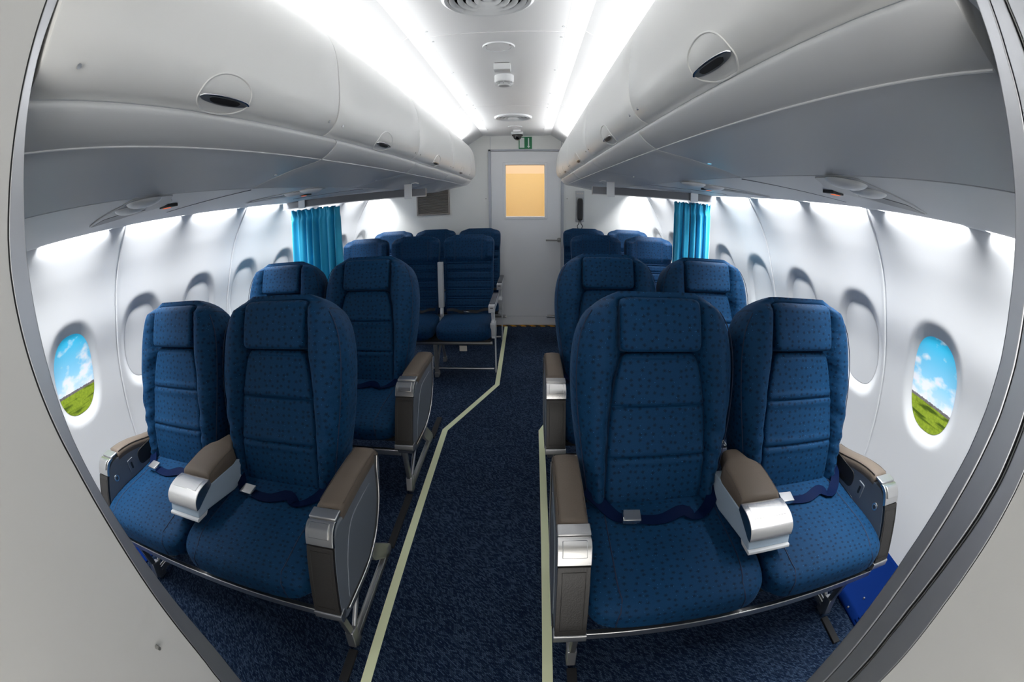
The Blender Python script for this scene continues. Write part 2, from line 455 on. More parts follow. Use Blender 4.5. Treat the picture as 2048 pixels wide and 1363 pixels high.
# screws low on the wall
# blue kick panels along the foot of both walls
for s, nm in ((-1, 'baseboard_left'), (1, 'baseboard_right')):
    y0 = 0.30
    bm = prism([(s * 1.60, 0.0), (s * 1.60, 0.012), (s * 1.70, 0.030), (s * 1.855, 0.165), (s * 1.90, 0.165), (s * 1.90, 0.0)], 1, y0, DW - 0.01)
    b = struct(obj(nm, bm, 'kick', bevel=0.004))
    if s > 0: pass
    g = nb()
    for yy in [y0 + 0.25 + 1.066 * j for j in range(5)]:
        for j in range(4):
            t = 0.25 + 0.13 * j
            x = s * (1.60 + 0.10 * (0.12 + 0.2 * j)); z = 0.012 + 0.018 * (0.12 + 0.2 * j)
            box(g, (x, yy, z + 0.003), (0.006, 0.24, 0.008))
    split('grille_slot', g, 'kick', b, bevel=0.002)
    g = nb()
    for j in range(14):
        yy = y0 + 0.12 + 0.33 * j
        for x, z in ((1.705, 0.036), (1.612, 0.016)):
            cyl(g, (s * x, yy, z - 0.004), (s * x, yy, z + 0.004), 0.005, seg=10)
    split('screw', g, 'dull', b)

# ------------------------------------------------------------------ ceiling
cp = [(0, 2.180), (0.284, 2.180), (0.288, 2.1788), (0.292, 2.1802), (0.370, 2.190), (0.60, 2.045), (0.78, 1.96), (1.05, 1.86)]
prof = [(-x, z) for x, z in cp[::-1][:-1]] + cp
cs = [0.20, 1.763, 3.303, DW]
bm = nb()
def crow(y, dz): return [(CX + x, y, z + dz) for x, z in prof]
yy = []
for i, a in enumerate(cs):
    if 0 < i < len(cs) - 1: yy += [(a - 0.0035, 0), (a - 0.002, 0.004), (a + 0.002, 0.004), (a + 0.0035, 0)]
    else: yy.append((a, 0))
loft(bm, [crow(y, d) for y, d in yy], closed=False)
top = [(CX - 1.05, 0.20), (CX + 1.05, 0.20), (CX + 1.05, DW), (CX - 1.05, DW)]
bm.faces.new([bm.verts.new((x, y, 2.30)) for x, y in top])
ceiling = struct(obj('ceiling', bm, 'ceil', angle=25))
# ceiling panel screws along both edges
g = nb()
for s in (-1, 1):
    for y in (0.9, 1.70, 1.83, 2.35, 2.90, 3.24, 3.37, 3.9, 4.4):
        cyl(g, (CX + s * 0.275, y, 2.1775), (CX + s * 0.275, y, 2.183), 0.006, seg=10)
split('screw', g, 'plasticgrey', ceiling)

def turned(bm, c, prof, seg=48, mi=0, flip=False):
    rings = []
    for r_, z in prof: rings.append([(c[0] + r_ * math.cos(2 * PI * k / seg), c[1] + r_ * math.sin(2 * PI * k / seg), c[2] + z) for k in range(seg)])
    return loft(bm, rings, mi=mi)
def vent(y, r_, label):
    t = thing('ceiling_vent', label, 'air vent', (CX, y, 2.18), 'round ceiling air vents')
    bm = nb(); turned(bm, (0, 0, 0), [(r_ * 0.86, 0.0), (r_ * 0.86, -0.010), (r_ * 0.93, -0.014), (r_, -0.006), (r_, 0.0)]); obj('rim', bm, 'whitem', t)
    bm = nb(); turned(bm, (0, 0, 0), [(0.0005, -0.001), (r_ * 0.86, -0.001), (r_ * 0.86, 0.0), (0.0005, 0.0)]); obj('duct', bm, 'dull', t)
    for q in (0.74, 0.56, 0.38, 0.20):
        bm = nb(); rr = r_ * q
        turned(bm, (0, 0, 0), [(rr, -0.002), (rr + r_ * 0.09, -0.012), (rr + r_ * 0.09, -0.015), (rr - 0.003, -0.004)] + [(rr, -0.002)])
        obj('louvre_ring', bm, 'whitem', t)
    bm = nb(); turned(bm, (0, 0, 0), [(0.0005, -0.012), (r_ * 0.12, -0.010), (r_ * 0.12, -0.006), (0.0005, -0.006)]); obj('centre_cap', bm, 'whitem', t)
vent(1.415, 0.158, 'large round louvred air vent in ceiling, nearest the camera')
vent(3.77, 0.160, 'round louvred air vent in ceiling near the exit door')
def speaker(y, r_, label):
    t = thing('ceiling_speaker', label, 'ceiling speaker', (CX, y, 2.18), 'flush round ceiling speakers')
    bm = nb(); turned(bm, (0, 0, 0), [(r_ * 0.78, 0), (r_ * 0.78, -0.005), (r_ * 0.96, -0.006), (r_, 0.0)]); obj('rim', bm, 'whitem', t)
    bm = nb(); turned(bm, (0, 0, 0), [(0.0005, -0.004), (r_ * 0.76, -0.003), (r_ * 0.76, 0.0), (0.0005, 0)]); obj('grille', bm, 'ceil', t)
    for a in (0.6, 2.5):
        bm = cyl(nb(), (r_ * 0.88 * math.cos(a), -r_ * 0.88 * math.sin(a), -0.008), (r_ * 0.88 * math.cos(a), -r_ * 0.88 * math.sin(a), 0), 0.004, seg=10); obj('screw', bm, 'dull', t)
speaker(1.957, 0.074, 'flush round white ceiling speaker in front of the square box')
speaker(4.28, 0.070, 'flush round white ceiling speaker beyond the rear vent')
t = thing('ceiling_box', 'small square white box on ceiling in front of smoke detector', 'electrical box', (CX, 2.24, 2.18))
obj('housing', bx((0, 0, -0.022), (0.086, 0.07, 0.038)), 'whitem', t, bevel=0.003)
obj('base', bx((0, 0, -0.0015), (0.076, 0.06, 0.003)), 'black', t)
t = thing('smoke_detector', 'round white smoke detector on ceiling', 'smoke detector', (CX - 0.004, 2.475, 2.18))
bm = nb(); turned(bm, (0, 0, 0), [(0.055, 0.0), (0.055, -0.034), (0.050, -0.042), (0.036, -0.046), (0.0005, -0.046)]); obj('housing', bm, 'whitem', t)
bm = nb(); turned(bm, (0, 0, 0), [(0.034, -0.046), (0.034, -0.058), (0.030, -0.064), (0.0005, -0.064)]); obj('chamber', bm, 'plasticgrey', t)
for a in range(8):
    q = a * PI / 4; obj('vane', bx((0.043 * math.cos(q), 0.043 * math.sin(q), -0.049), (0.018, 0.003, 0.012), Matrix.Rotation(q, 3, 'Z')), 'whitem', t)
t = thing('ceiling_clip', 'small white bracket on ceiling just behind smoke detector', 'bracket', (CX, 2.615, 2.18))
obj('plate', bx((0, 0, -0.004), (0.075, 0.05, 0.008)), 'whitem', t, bevel=0.002)
obj('tab', bx((-0.033, 0, -0.016), (0.004, 0.04, 0.022)), 'whitem', t); obj('tab', bx((0.033, 0, -0.016), (0.004, 0.04, 0.022)), 'whitem', t)
t = thing('ceiling_box', 'small white box on ceiling between rear speaker and camera dome', 'electrical box', (CX + 0.012, 4.50, 2.18))
obj('housing', bx((0, 0, -0.010), (0.075, 0.05, 0.020)), 'whitem', t, bevel=0.002)
t = thing('security_camera', 'black dome security camera on ceiling in front of exit sign', 'security camera', (CX + 0.012, 4.64, 2.18))
obj('mount', bx((0, 0, -0.014), (0.125, 0.12, 0.028)), 'whitem', t, bevel=0.006)
bm = nb(); turned(bm, (0, 0, 0), [(0.056, -0.028), (0.056, -0.042), (0.048, -0.046), (0.0005, -0.046)]); obj('collar', bm, 'black', t)
bm = nb(); turned(bm, (0, 0, -0.046), [(0.044 * math.cos(a * PI / 16), -0.044 * math.sin(a * PI / 16)) for a in range(8)] + [(0.0005, -0.044)])
obj('dome', bm, mat('smoked_dome', (0.004, 0.004, 0.005), 0.06, spec=0.6), t)

# ------------------------------------------------------------------ back wall, door, sign, vent, intercom
bw = nb()
for x0, x1, z0, z1 in ((-2.02, 0.207 - 0.222, 0, 2.3), (0.207 + 0.205, 2.02, 0, 2.3), (0.207 - 0.222, 0.207 + 0.205, 0, 1.258), (0.207 - 0.222, 0.207 + 0.205, 1.842, 2.3)):
    box(bw, ((x0 + x1) / 2, DW + 0.04, (z0 + z1) / 2), (x1 - x0, 0.08, z1 - z0))
# the yellow room on the other side of the exit door
M['yellow'] = mat('yellow_painted_wall', (0.80, 0.62, 0.29), 0.8, spec=0.1); M['cream'] = mat('cream_painted_wall', (0.88, 0.73, 0.55), 0.8, spec=0.1)
rm = nb()
for c_, s_ in (((0.2, 6.45, 0.92), (2.4, 0.05, 1.84)), ((-1.0, 5.7, 1.2), (0.05, 1.5, 2.4)), ((1.4, 5.7, 1.2), (0.05, 1.5, 2.4)), ((0.2, 5.7, -0.02), (2.4, 1.5, 0.04))): box(rm, c_, s_)
ry = struct(obj('wall_room_beyond', rm, 'yellow', smooth=False))
rm = nb()
for c_, s_ in (((0.2, 6.45, 2.12), (2.4, 0.05, 0.56)), ((0.2, 5.7, 2.42), (2.4, 1.5, 0.04))): box(rm, c_, s_)
obj('upper_wall', rm, 'cream', ry, smooth=False)
area('room_beyond_lamp', (0.2, 5.6, 2.36), (0.2, 5.9, 0.0), 1.4, 0.8, 12, (1.0, 0.95, 0.86))
bw = struct(obj('wall_back', bw, 'backwall', smooth=False))
g = nb()
for x, z0, z1 in ((-0.182, 2.03, 2.17), (0.60, 2.03, 2.17)): box(g, (x, DW - 0.0015, (z0 + z1) / 2), (0.004, 0.003, z1 - z0))
split('panel_joint', g, 'frame', bw)
g = nb()
for x in (-0.235, 0.66): cyl(g, (x, DW - 0.004, 1.462), (x, DW, 1.462), 0.006, seg=10)
split('screw', g, 'dull', bw)
d = bpy.data.objects.new('door_1', None); C.objects.link(d); d.location = (0.207, DW, 0); struct(d)
xl, xr = -0.388, 0.390
fr = nb()
for x0, x1, z0, z1 in ((xl - 0.022, xl + 0.006, 0, 2.02), (xr - 0.006, xr + 0.022, 0, 2.02), (xl - 0.022, xr + 0.022, 2.0, 2.02)):
    box(fr, ((x0 + x1) / 2, -0.016, (z0 + z1) / 2), (x1 - x0, 0.032, z1 - z0))
obj('door_frame', fr, 'frame', d, bevel=0.002)
wx0, wx1, wz0, wz1 = -0.222, 0.205, 1.258, 1.842     # glass edges
lf = nb()
for x0, x1, z0, z1 in ((xl + 0.008, wx0, 0.02, 1.995), (wx1, xr - 0.008, 0.02, 1.995), (wx0, wx1, 0.02, wz0), (wx0, wx1, wz1, 1.995)):
    box(lf, ((x0 + x1) / 2, -0.012, (z0 + z1) / 2), (x1 - x0, 0.016, z1 - z0))
obj('door_leaf', lf, 'door', d, smooth=False)
g = nb(); a = 0.028
for x0, x1, z0, z1 in ((wx0 - a, wx0, wz0 - a, wz1 + a), (wx1, wx1 + a, wz0 - a, wz1 + a), (wx0, wx1, wz0 - a, wz0), (wx0, wx1, wz1, wz1 + a)):
    box(g, ((x0 + x1) / 2, -0.023, (z0 + z1) / 2), (x1 - x0, 0.014, z1 - z0))
obj('window_trim', g, 'door', d, bevel=0.003)
gl = nb(); box(gl, ((wx0 + wx1) / 2, -0.014, (wz0 + wz1) / 2), (wx1 - wx0, 0.003, wz1 - wz0))
mg = mat('door_glass', (1, 1, 1), 0.02); mg.node_tree.nodes['Principled BSDF'].inputs['Alpha'].default_value = 0.07
obj('glass_pane', gl, mg, d)
g = cyl(nb(), (0.365, -0.020, 0.997), (0.365, -0.030, 0.997), 0.026, seg=28)
h = obj('handle_rose', g, 'dull', d)
g = nb(); tube(g, [(0.365, -0.03, 0.997), (0.365, -0.060, 0.997), (0.355, -0.068, 0.997), (0.34, -0.070, 0.997), (0.215, -0.070, 0.997)], 0.0095, 12)
obj('handle_lever', g, 'dull', d)
obj('kick_line', bx((0, -0.0205, 0.118), (0.76, 0.002, 0.003)), 'frame', d)
for x in (-0.19 - 0.12, 0.315):
    hh = obj('floor_bolt', bx((x - 0.0, -0.030, 0.120), (0.15, 0.020, 0.030)), 'dull', d, bevel=0.003)
    obj('rod', cyl(nb(), (x - 0.085, -0.040, 0.120), (x + 0.085, -0.040, 0.120), 0.007, seg=12), 'chrome', hh)
hz = tag(obj('hazard_tape', bx((0.21, DW - 0.020, 0.0035), (0.80, 0.040, 0.007)), 'hazard', smooth=False), 'yellow and black striped tape on floor along the exit door', 'tape')

t = thing('exit_sign', 'green exit sign with white door and down arrow above the door', 'exit sign', (0.204, DW, 2.095))
obj('plate', bx((0, -0.003, 0), (0.146, 0.006, 0.140)), 'green', t)
obj('door_symbol', bx((-0.036, -0.0065, 0.002), (0.052, 0.0015, 0.116)), 'signwhite', t)
g = prism([(0.030, 0.056), (0.042, 0.056), (0.042, -0.038), (0.054, -0.038), (0.036, -0.060), (0.018, -0.038), (0.030, -0.038)], 1, -0.0075, -0.006)
obj('down_arrow', g, 'signwhite', t, smooth=False)

t = thing('wall_vent', 'brown-grey slatted vent grille on back wall left of door', 'vent grille', (-0.83, DW, 1.47))
fm = mat('taupe_vent', (0.30, 0.27, 0.25), 0.5); dk = mat('vent_dark', (0.03, 0.025, 0.022), 0.8)
g = nb()
for c, s_ in (((-0.182, -0.012, 0), (0.018, 0.024, 0.34)), ((0.182, -0.012, 0), (0.018, 0.024, 0.34)), ((0, -0.012, -0.166), (0.38, 0.024, 0.018)), ((0, -0.012, 0.166), (0.38, 0.024, 0.018))): box(g, c, s_)
obj('frame', g, fm, t, bevel=0.004)
obj('backing', bx((0, -0.003, 0), (0.36, 0.005, 0.32)), dk, t)
g = nb()
for j in range(24): box(g, (0, -0.012, -0.150 + 0.0130 * j), (0.36, 0.012, 0.0045), Matrix.Rotation(0.5, 3, 'X'))
split('slat', g, fm, t)

t = thing('intercom_handset', 'black wall telephone handset on grey base beside exit door', 'telephone', (0.800, DW, 1.36))
obj('base', bx((0, -0.012, 0.02), (0.098, 0.024, 0.35)), 'plasticgrey', t, bevel=0.006)
g = nb()
for j in range(4): box(g, (-0.030 + 0.020 * j, -0.026, 0.165), (0.013, 0.004, 0.016))
split('button', g, mat('cream_buttons', (0.7, 0.66, 0.6), 0.5), t, bevel=0.001)
obj('shelf', bx((0, -0.030, 0.125), (0.086, 0.034, 0.010)), 'plasticgrey', t, bevel=0.002)
g = nb(); squad(g, (0.033, 0.022, 0.125), 5, (6, 6, 16), lambda x, y, z: (x, -0.046 + y - 0.006 * (abs(z) / 0.125) ** 4, z - 0.015)); obj('handset', g, 'black', t)
g = nb()
for x in (-0.018, 0.018): tube(g, [(x * 0.4, -0.035, -0.13), (x * 0.6, -0.040, -0.17), (x * 1.6, -0.040, -0.20), (x, -0.035, -0.24)], 0.0045, 8)
box(g, (-0.018, -0.035, -0.255), (0.018, 0.014, 0.05)); box(g, (0.020, -0.035, -0.255), (0.018, 0.014, 0.05))
obj('cord', g, 'black', t)

# ------------------------------------------------------------------ overhead bins
DOOR = [(0.60, 1.985), (0.55, 1.99), (0.515, 2.012), (0.495, 2.030), (0.478, 2.022), (0.452, 1.990), (0.428, 1.945), (0.413, 1.895), (0.405, 1.84), (0.400, 1.785), (0.3995, 1.745), (0.404, 1.71), (0.415, 1.685), (0.432, 1.668), (0.452, 1.6595)]
LOW = [(0.452, 1.6585), (0.446, 1.651), (0.449, 1.641), (0.466, 1.622), (0.498, 1.6015), (0.540, 1.5925), (0.60, 1.5835), (0.66, 1.572), (0.72, 1.560), (0.776, 1.5475)]
def subdiv(P, n=3):
    out = []
    xs_ = list(range(len(P)))
    X = [(i, P[i][0]) for i in xs_]; Z = [(i, P[i][1]) for i in xs_]
    for i in range(len(P) - 1):
        for k in range(n): t = i + k / n; out.append((ismooth(t, X), ismooth(t, Z)))
    out.append(P[-1]); return out
DOORS, LOWS = subdiv(DOOR[3:], 4), subdiv(LOW, 3)
def sweep(s, prof, back, y0, y1, taper_end=0.0, edge=0.006):
    """closed cross-section prof+back swept along Y with softly rolled edges"""
    ring = list(prof) + list(back); cx_, cz_ = 0.70, 1.80; rings = []
    def R(y, k, tp=0.0):
        out = []
        for x, z in ring:
            dx, dz = cx_ - x, cz_ - z; L = math.hypot(dx, dz)
            out.append((CX + s * (x + dx / L * k), y, z + dz / L * k))
        return out
    rings = [R(y0, edge), R(y0 + edge * 0.3, edge * 0.3), R(y0 + edge, 0)]
    n = max(2, int((y1 - y0) / 0.12))
    for i in range(1, n): rings.append(R(y0 + edge + (y1 - y0 - 2 * edge) * i / n, 0))
    rings += [R(y1 - edge, 0), R(y1 - edge * 0.3, edge * 0.3), R(y1, edge)]
    return loft(nb(), rings)
def door_pt(t):
    """t = height; returns s-offset of the door surface and outward normal (in s,z)"""
    best = None; t = min(2.01, max(1.661, t))
    for a, b in zip(DOORS, DOORS[1:]):
        if b[1] <= t <= a[1] and a[1] > b[1]:
            f = (t - b[1]) / (a[1] - b[1]); x = b[0] + (a[0] - b[0]) * f
            d_ = Vector((b[0] - a[0], b[1] - a[1])).normalized(); nrm = Vector((d_[1], -d_[0]))
            if nrm[0] > 0: nrm = -nrm
            best = (x, nrm)
    return best
BS = [0.175, 1.163, 2.132, 3.10, 4.07]
SIDE = {-1: 'left', 1: 'right'}
ORD = ['nearest the camera', 'second from the camera', 'third from the camera', 'nearest the back wall']
for s in (-1, 1):
    for k in range(4):
        y0, y1 = BS[k] + 0.002, BS[k + 1] - 0.002
        if k == 0: y0 = 0.214 if s < 0 else 0.165
        t = thing('overhead_bin', 'closed white overhead bin %s on the %s side' % (ORD[k], SIDE[s]), 'overhead bin', (CX + s * 0.7, y0, 1.56), 'closed overhead luggage bins')
        inv = Matrix.Translation((-(CX + s * 0.7), -y0, -1.56))
        def put(bm): bm.transform(inv); return bm
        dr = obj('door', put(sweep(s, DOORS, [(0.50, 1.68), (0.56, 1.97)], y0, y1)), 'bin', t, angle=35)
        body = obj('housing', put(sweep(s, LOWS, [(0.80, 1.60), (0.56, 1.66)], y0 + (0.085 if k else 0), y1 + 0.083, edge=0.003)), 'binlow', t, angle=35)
        obj('seam_strip', put(tube(nb(), [(CX + s * 0.4985, y, 1.6005) for y in (y0 + (0.088 if k else 0.002), y1 + 0.08)], 0.0017, 8)), 'whitem', body)
        obj('top_shelf', put(prism([(CX + s * x, z) for x, z in ((0.50, 2.00), (0.56, 1.965), (0.95, 1.955), (0.95, 1.93), (0.52, 1.94))], 1, y0, y1)), 'bin', t)
        yc = (0.655 if s < 0 else 0.642) + 0.968 * k
        # latch: outline ring, dark pocket, bright lip, scoop
        def sp_(dy, z, out=0.0):
            q = door_pt(z); return Vector((CX + s * (q[0] + q[1][0] * out), yc + dy, z + q[1][1] * out))
        ring = []
        for a in range(40):
            tt = 2 * PI * a / 40; c, sn = math.cos(tt), math.sin(tt)
            if sn >= 0: ring.append(sp_(0.082 * c, 1.678 + 0.048 * sn ** 0.9, 0.0004))
            else: ring.append(sp_(0.082 * c * (1 - 0.10 * abs(sn)), 1.678 - 0.019 * abs(sn) ** 0.8, 0.0004))
        la = obj('latch', put(tube(nb(), ring, 0.0020, 8, closed=True)), 'bin', dr)
        g = nb(); A = []
        for j in range(17):
            u = -1 + 2 * j / 16; hh = max(0.0006, (1 - u * u) ** 0.5)
            A.append([sp_(0.079 * u, 1.678 + 0.005 * hh, 0.0015), sp_(0.079 * u, 1.678 + 0.005 * hh, 0.0035), sp_(0.079 * u, 1.678 - 0.007 * hh, 0.0035), sp_(0.079 * u, 1.678 - 0.007 * hh, 0.0015)])
        obj('latch_plate', put(loft(g, A)), 'alu2', dr)
        g = nb(); A = []
        for j in range(17):
            u = -1 + 2 * j / 16; hh = max(0.0006, (1 - u ** 4) ** 0.5)
            A.append([sp_(0.050 * u, 1.678 + 0.0028 * hh, 0.003), sp_(0.050 * u, 1.678 + 0.0028 * hh, 0.0045), sp_(0.050 * u, 1.678 - 0.0052 * hh, 0.0045), sp_(0.050 * u, 1.678 - 0.0052 * hh, 0.003)])
        obj('finger_slot', put(loft(g, A)), 'black', dr)
        g = tube(nb(), [sp_(0.080 * u, 1.678 + 0.0060 * (1 - u * u) ** 0.5, 0.003) for u in [-1 + j / 10 for j in range(21)]], 0.0022, 8)
        obj('latch_lip', put(g), 'chrome', dr)
        g = nb()
        for y in ((y0 + 0.045, y1 - 0.045) if not (k == 0) else (0.285, y1 - 0.045) if s < 0 else (y1 - 0.045,)):
            q = door_pt(1.692); cyl(g, (CX + s * (q[0] - 0.003), y, 1.690), (CX + s * (q[0] + 0.004), y, 1.692), 0.004, seg=12)
        split('lock_pin', put(g), 'chrome', dr)
        g = nb()
        yb = y1 + 0.083
        for dy in (-0.03, 0.03): cyl(g, (CX + s * 0.655, yb + dy - (0.065 if dy > 0 else 0.0), 1.5715), (CX + s * 0.655, yb + dy - (0.065 if dy > 0 else 0), 1.576), 0.006, seg=10)
        split('housing_screw', put(g), 'chrome', body)
    # closing panel between last bin and back wall
    t = tag(obj('bin_end_panel', sweep(s, DOORS[2:] + LOWS, [(0.80, 1.60), (0.80, 1.93), (0.56, 1.97)], 4.075 + 0.085, 4.43, edge=0.02), 'bin'), 'rounded white end panel closing the %s bin row' % SIDE[s], 'bin end panel', 'end panels of the bin rows')
    g = sweep(s, DOORS, [(0.56, 1.68), (0.58, 1.96)], 4.073, 4.162, edge=0.001); o = obj('filler_strip', g, 'bin', t)
    def taper_prism(pr, ya, yb):
        st = [ya] + [y_ for y_ in (2.6, 2.9, 3.2, 3.5, 3.8, 4.1, 4.4, 4.7) if ya < y_ < yb] + [yb]
        return loft(nb(), [[(x_ * (1 + (taper(y_) - 1) * sm((abs(x_) - 1.2) / 0.2)), y_, z_) for x_, z_ in pr] for y_ in st])
    # service trim under the bins: from bin body out to the light gap
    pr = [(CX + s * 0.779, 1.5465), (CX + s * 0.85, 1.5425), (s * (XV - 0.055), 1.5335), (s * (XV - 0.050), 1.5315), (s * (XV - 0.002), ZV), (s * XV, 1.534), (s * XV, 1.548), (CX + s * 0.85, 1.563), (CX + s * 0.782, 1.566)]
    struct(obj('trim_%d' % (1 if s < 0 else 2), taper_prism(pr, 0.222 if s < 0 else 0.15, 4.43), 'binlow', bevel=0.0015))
    # blocking panel behind the trim, closes the space above the lamps
    pr = [(CX + s * 0.83, 1.57), (s * 1.44, 1.57), (s * 1.44, 1.63), (s * 1.56, 1.63), (s * 1.56, 1.66), (CX + s * 0.83, 1.66)]
    struct(obj('trim_%d' % (3 if s < 0 else 4), taper_prism(pr, 0.24, 4.86), 'wall', smooth=False))
    # baffles between the window lamps
    g = nb()
    for k in range(-1, 8):
        y = WIN_Y0 + (k + 0.5) * WIN_P
        if y > 4.8: continue
        box(g, (s * 1.49 * taper(y), y, 1.582), (0.10, 0.10, 0.10))
    if s > 0: box(g, (s * 1.49, 0.25, 1.582), (0.10, 0.02, 0.1))
    else: box(g, (s * 1.49, 0.66 + 0.02, 1.582), (0.10, 0.05, 0.10)) if False else None
    struct(obj('trim_%d' % (5 if s < 0 else 6), g, 'wall', smooth=False))
# ------------------------------------------------------------------ passenger service panels (reading lights, sign)
PSU = [(0.786, 0.700), (0.786, 0.860), (0.84, 0.90), (0.90, 0.960), (1.00, 1.005), (1.10, 0.98), (1.20, 0.90), (1.262, 0.836), (1.10, 0.775), (0.92, 0.725)]
def psu(s, dy, label):
    t = thing('service_panel', label, 'reading light panel', (CX, dy, 0), 'reading light panels under the bins')
    zz = lambda x: interp(x, [(0.78, 1.5465), (0.85, 1.5425), (1.35, 1.5315)])
    P = roundpoly(PSU, 0.02, 4)
    g = nb(); lo = [g.verts.new((s * x, y, zz(x) - 0.0030)) for x, y in P]; up = [g.verts.new((s * x, y, zz(x) + 0.0005)) for x, y in P]
    g.faces.new(lo); g.faces.new(up[::-1]); n = len(P)
    for i in range(n): g.faces.new((lo[i], lo[(i + 1) % n], up[(i + 1) % n], up[i]))
    obj('panel', g, mat('service_panel_grey', (0.40, 0.41, 0.41), 0.45) if 'svc' not in M else M['svc'], t)
    # dark wedge-shaped recess at the far tip
    W = roundpoly([(1.02, 0.945), (1.16, 0.92), (1.252, 0.838), (1.10, 0.80), (1.00, 0.85)], 0.015, 4)
    g = nb(); lo = [g.verts.new((s * x, y, zz(x) - 0.0042)) for x, y in W]; up = [g.verts.new((s * x, y, zz(x) + 0.001)) for x, y in W]
    g.faces.new(lo); g.faces.new(up[::-1]); n = len(W)
    for i in range(n): g.faces.new((lo[i], lo[(i + 1) % n], up[(i + 1) % n], up[i]))
    obj('recess', g, mat('recess_grey', (0.20, 0.205, 0.21), 0.5) if 'rec' not in M else M['rec'], t)
    for x, y in ((0.822, 0.772), (0.925, 0.800)):
        g = nb(); rg = []
        for a in range(7):
            q = a * PI / 14; rg.append((0.054 * math.cos(q), -0.018 * math.sin(q)))
        rg[-1] = (0.0005, -0.018)
        turned(g, (s * x, y, zz(x) - 0.002), rg, 32); obj('reading_light', g, 'whitem', t)
    si = obj('warning_sign', bx((s * 0.995, 1.030, zz(0.99) - 0.004), (0.045, 0.052, 0.010)), 'black', t, bevel=0.001)
    obj('sign_glyph', bx((s * 1.005, 1.030, zz(0.99) - 0.0095), (0.022, 0.022, 0.0015)), mat('red_glyph', (0.8, 0.12, 0.02), 0.5, emis=(1, 0.15, 0.02), es=0.6), si)
    g = nb()
    for x, y in ((0.80, 0.80), (0.96, 0.86)): cyl(g, (s * x, y, zz(x) - 0.006), (s * x, y, zz(x)), 0.0035, seg=10)
    split('screw', g, 'dull', t)
M['svc'] = mat('service_panel_grey', (0.46, 0.47, 0.475), 0.45); M['rec'] = mat('recess_grey', (0.20, 0.205, 0.21), 0.5)
for s in (-1, 1):
    for k, lab in enumerate(('above the front seat row', 'above the second seat row', 'above the front economy row')):
        psu(s, k * 1.0 + (0.0 if k < 2 else 0.35), 'grey reading light panel with two lamps, %s side, %s' % (SIDE[s], lab))
# cross joints in the trim
for s in (-1, 1):
    g = nb()
    for y in (1.25, 2.33, 3.40): 
        for x0, x1 in ((0.785, 1.25),):
            box(g, (CX + s * (x0 + x1) / 2, y, 1.5385), ((x1 - x0), 0.0016, 0.0025), Matrix.Rotation(s * 0.018, 3, 'Y'))
    struct(obj('trim_%d' % (7 if s < 0 else 8), g, 'railm', smooth=False))
# coat hook, curtain rails
for s in (-1, 1):
    x0 = CX + s * 0.53; x1 = s * 1.50; yr = 2.80
    t = thing('curtain_rail', 'grey curtain rail under the bins on the %s side' % SIDE[s], 'curtain rail', ((x0 + x1) / 2, yr, 1.508), 'curtain rails')
    xm = (x0 + x1) / 2
    obj('rail', bx((0, 0, 0.0), (abs(x1 - x0), 0.03, 0.052)), 'railm', t, bevel=0.003)
    obj('rail_lip', bx((0, -0.018, -0.024), (abs(x1 - x0), 0.008, 0.006)), 'alu2', t)
    xb = CX + s * 0.645
    br = obj('bracket', bx((xb - xm, -0.024, 0.012), (0.050, 0.012, 0.098)), 'whitem', t, bevel=0.002)
    obj('hook', tube(nb(), [(xb - xm - s * 0.03, -0.03, 0.064), (xb - xm - s * 0.055, -0.035, 0.066), (xb - xm - s * 0.075, -0.035, 0.058)], 0.004, 8), 'whitem', t)
    xb = s * 1.33
    br2 = obj('bracket', bx((xb - xm, -0.024, 0.0), (0.055, 0.012, 0.060)), 'whitem', t, bevel=0.002)

# ------------------------------------------------------------------ curtains
def curtain(s, xa, xb, label, folds, seed):
    rnd = random.Random(seed); t = thing('curtain', label, 'curtain', ((xa + xb) / 2, 2.80, 0.312), 'turquoise cabin curtains')
    W = xb - xa; nu = folds * 14; z0, z1 = 0.0, 1.155
    ph = [rnd.uniform(-0.6, 0.6) for _ in range(folds + 2)]; am = [rnd.uniform(0.7, 1.15) for _ in range(folds + 2)]
    def pt(u, v):
        f = u * folds; i = int(f); 
        A = (0.040 * am[i] * (1 - u * 0) ) * (0.55 + 0.45 * sm((1 - v) * 2.2)) 
        a = 2 * PI * f + ph[i] * math.sin(PI * (f - i)) * (1 - v)
        x = -W / 2 + W * u + 0.020 * math.sin(a * 1.0 + 0.7) * (1 - 0.5 * v)
        y = A * math.sin(a) + 0.010 * math.sin(a * 2.3 + 1.2)
        if v > 0.93:   # gathered heading
            k = (v - 0.93) / 0.07; y = y * (1 - 0.55 * math.sin(PI * min(1, k * 1.3))) + 0.010 * math.sin(f * 22) * k
            x += 0.006 * math.sin(f * 31) * k
        z = z0 + (z1 - z0) * v + (0.006 * math.sin(f * 19) if v > 0.97 else 0)
        return (x * (1.0 + 0.03 * (1 - v)), y, z)
    vs = [j / 20 * 0.90 for j in range(21)] + [0.915, 0.93, 0.94, 0.95, 0.962, 0.975, 0.988, 1.0]
    bm = nb(); loft(bm, [[pt(i / nu * 0.9999, v) for i in range(nu + 1)] for v in vs], closed=False)
    cm = M.setdefault('teal', mat('turquoise_curtain', (0.014, 0.42, 0.68), 0.48, spec=0.35, sheen=0.4))
    o = obj('drape', bm, cm, t, angle=180)
    sol = o.modifiers.new('thickness', 'SOLIDIFY'); sol.thickness = 0.003
curtain(-1, -1.45, -1.045, 'turquoise curtain bunched against the left cabin wall', 7, 3)
curtain(1, 1.195, 1.455, 'turquoise curtain bunched against the right cabin wall', 5, 9)

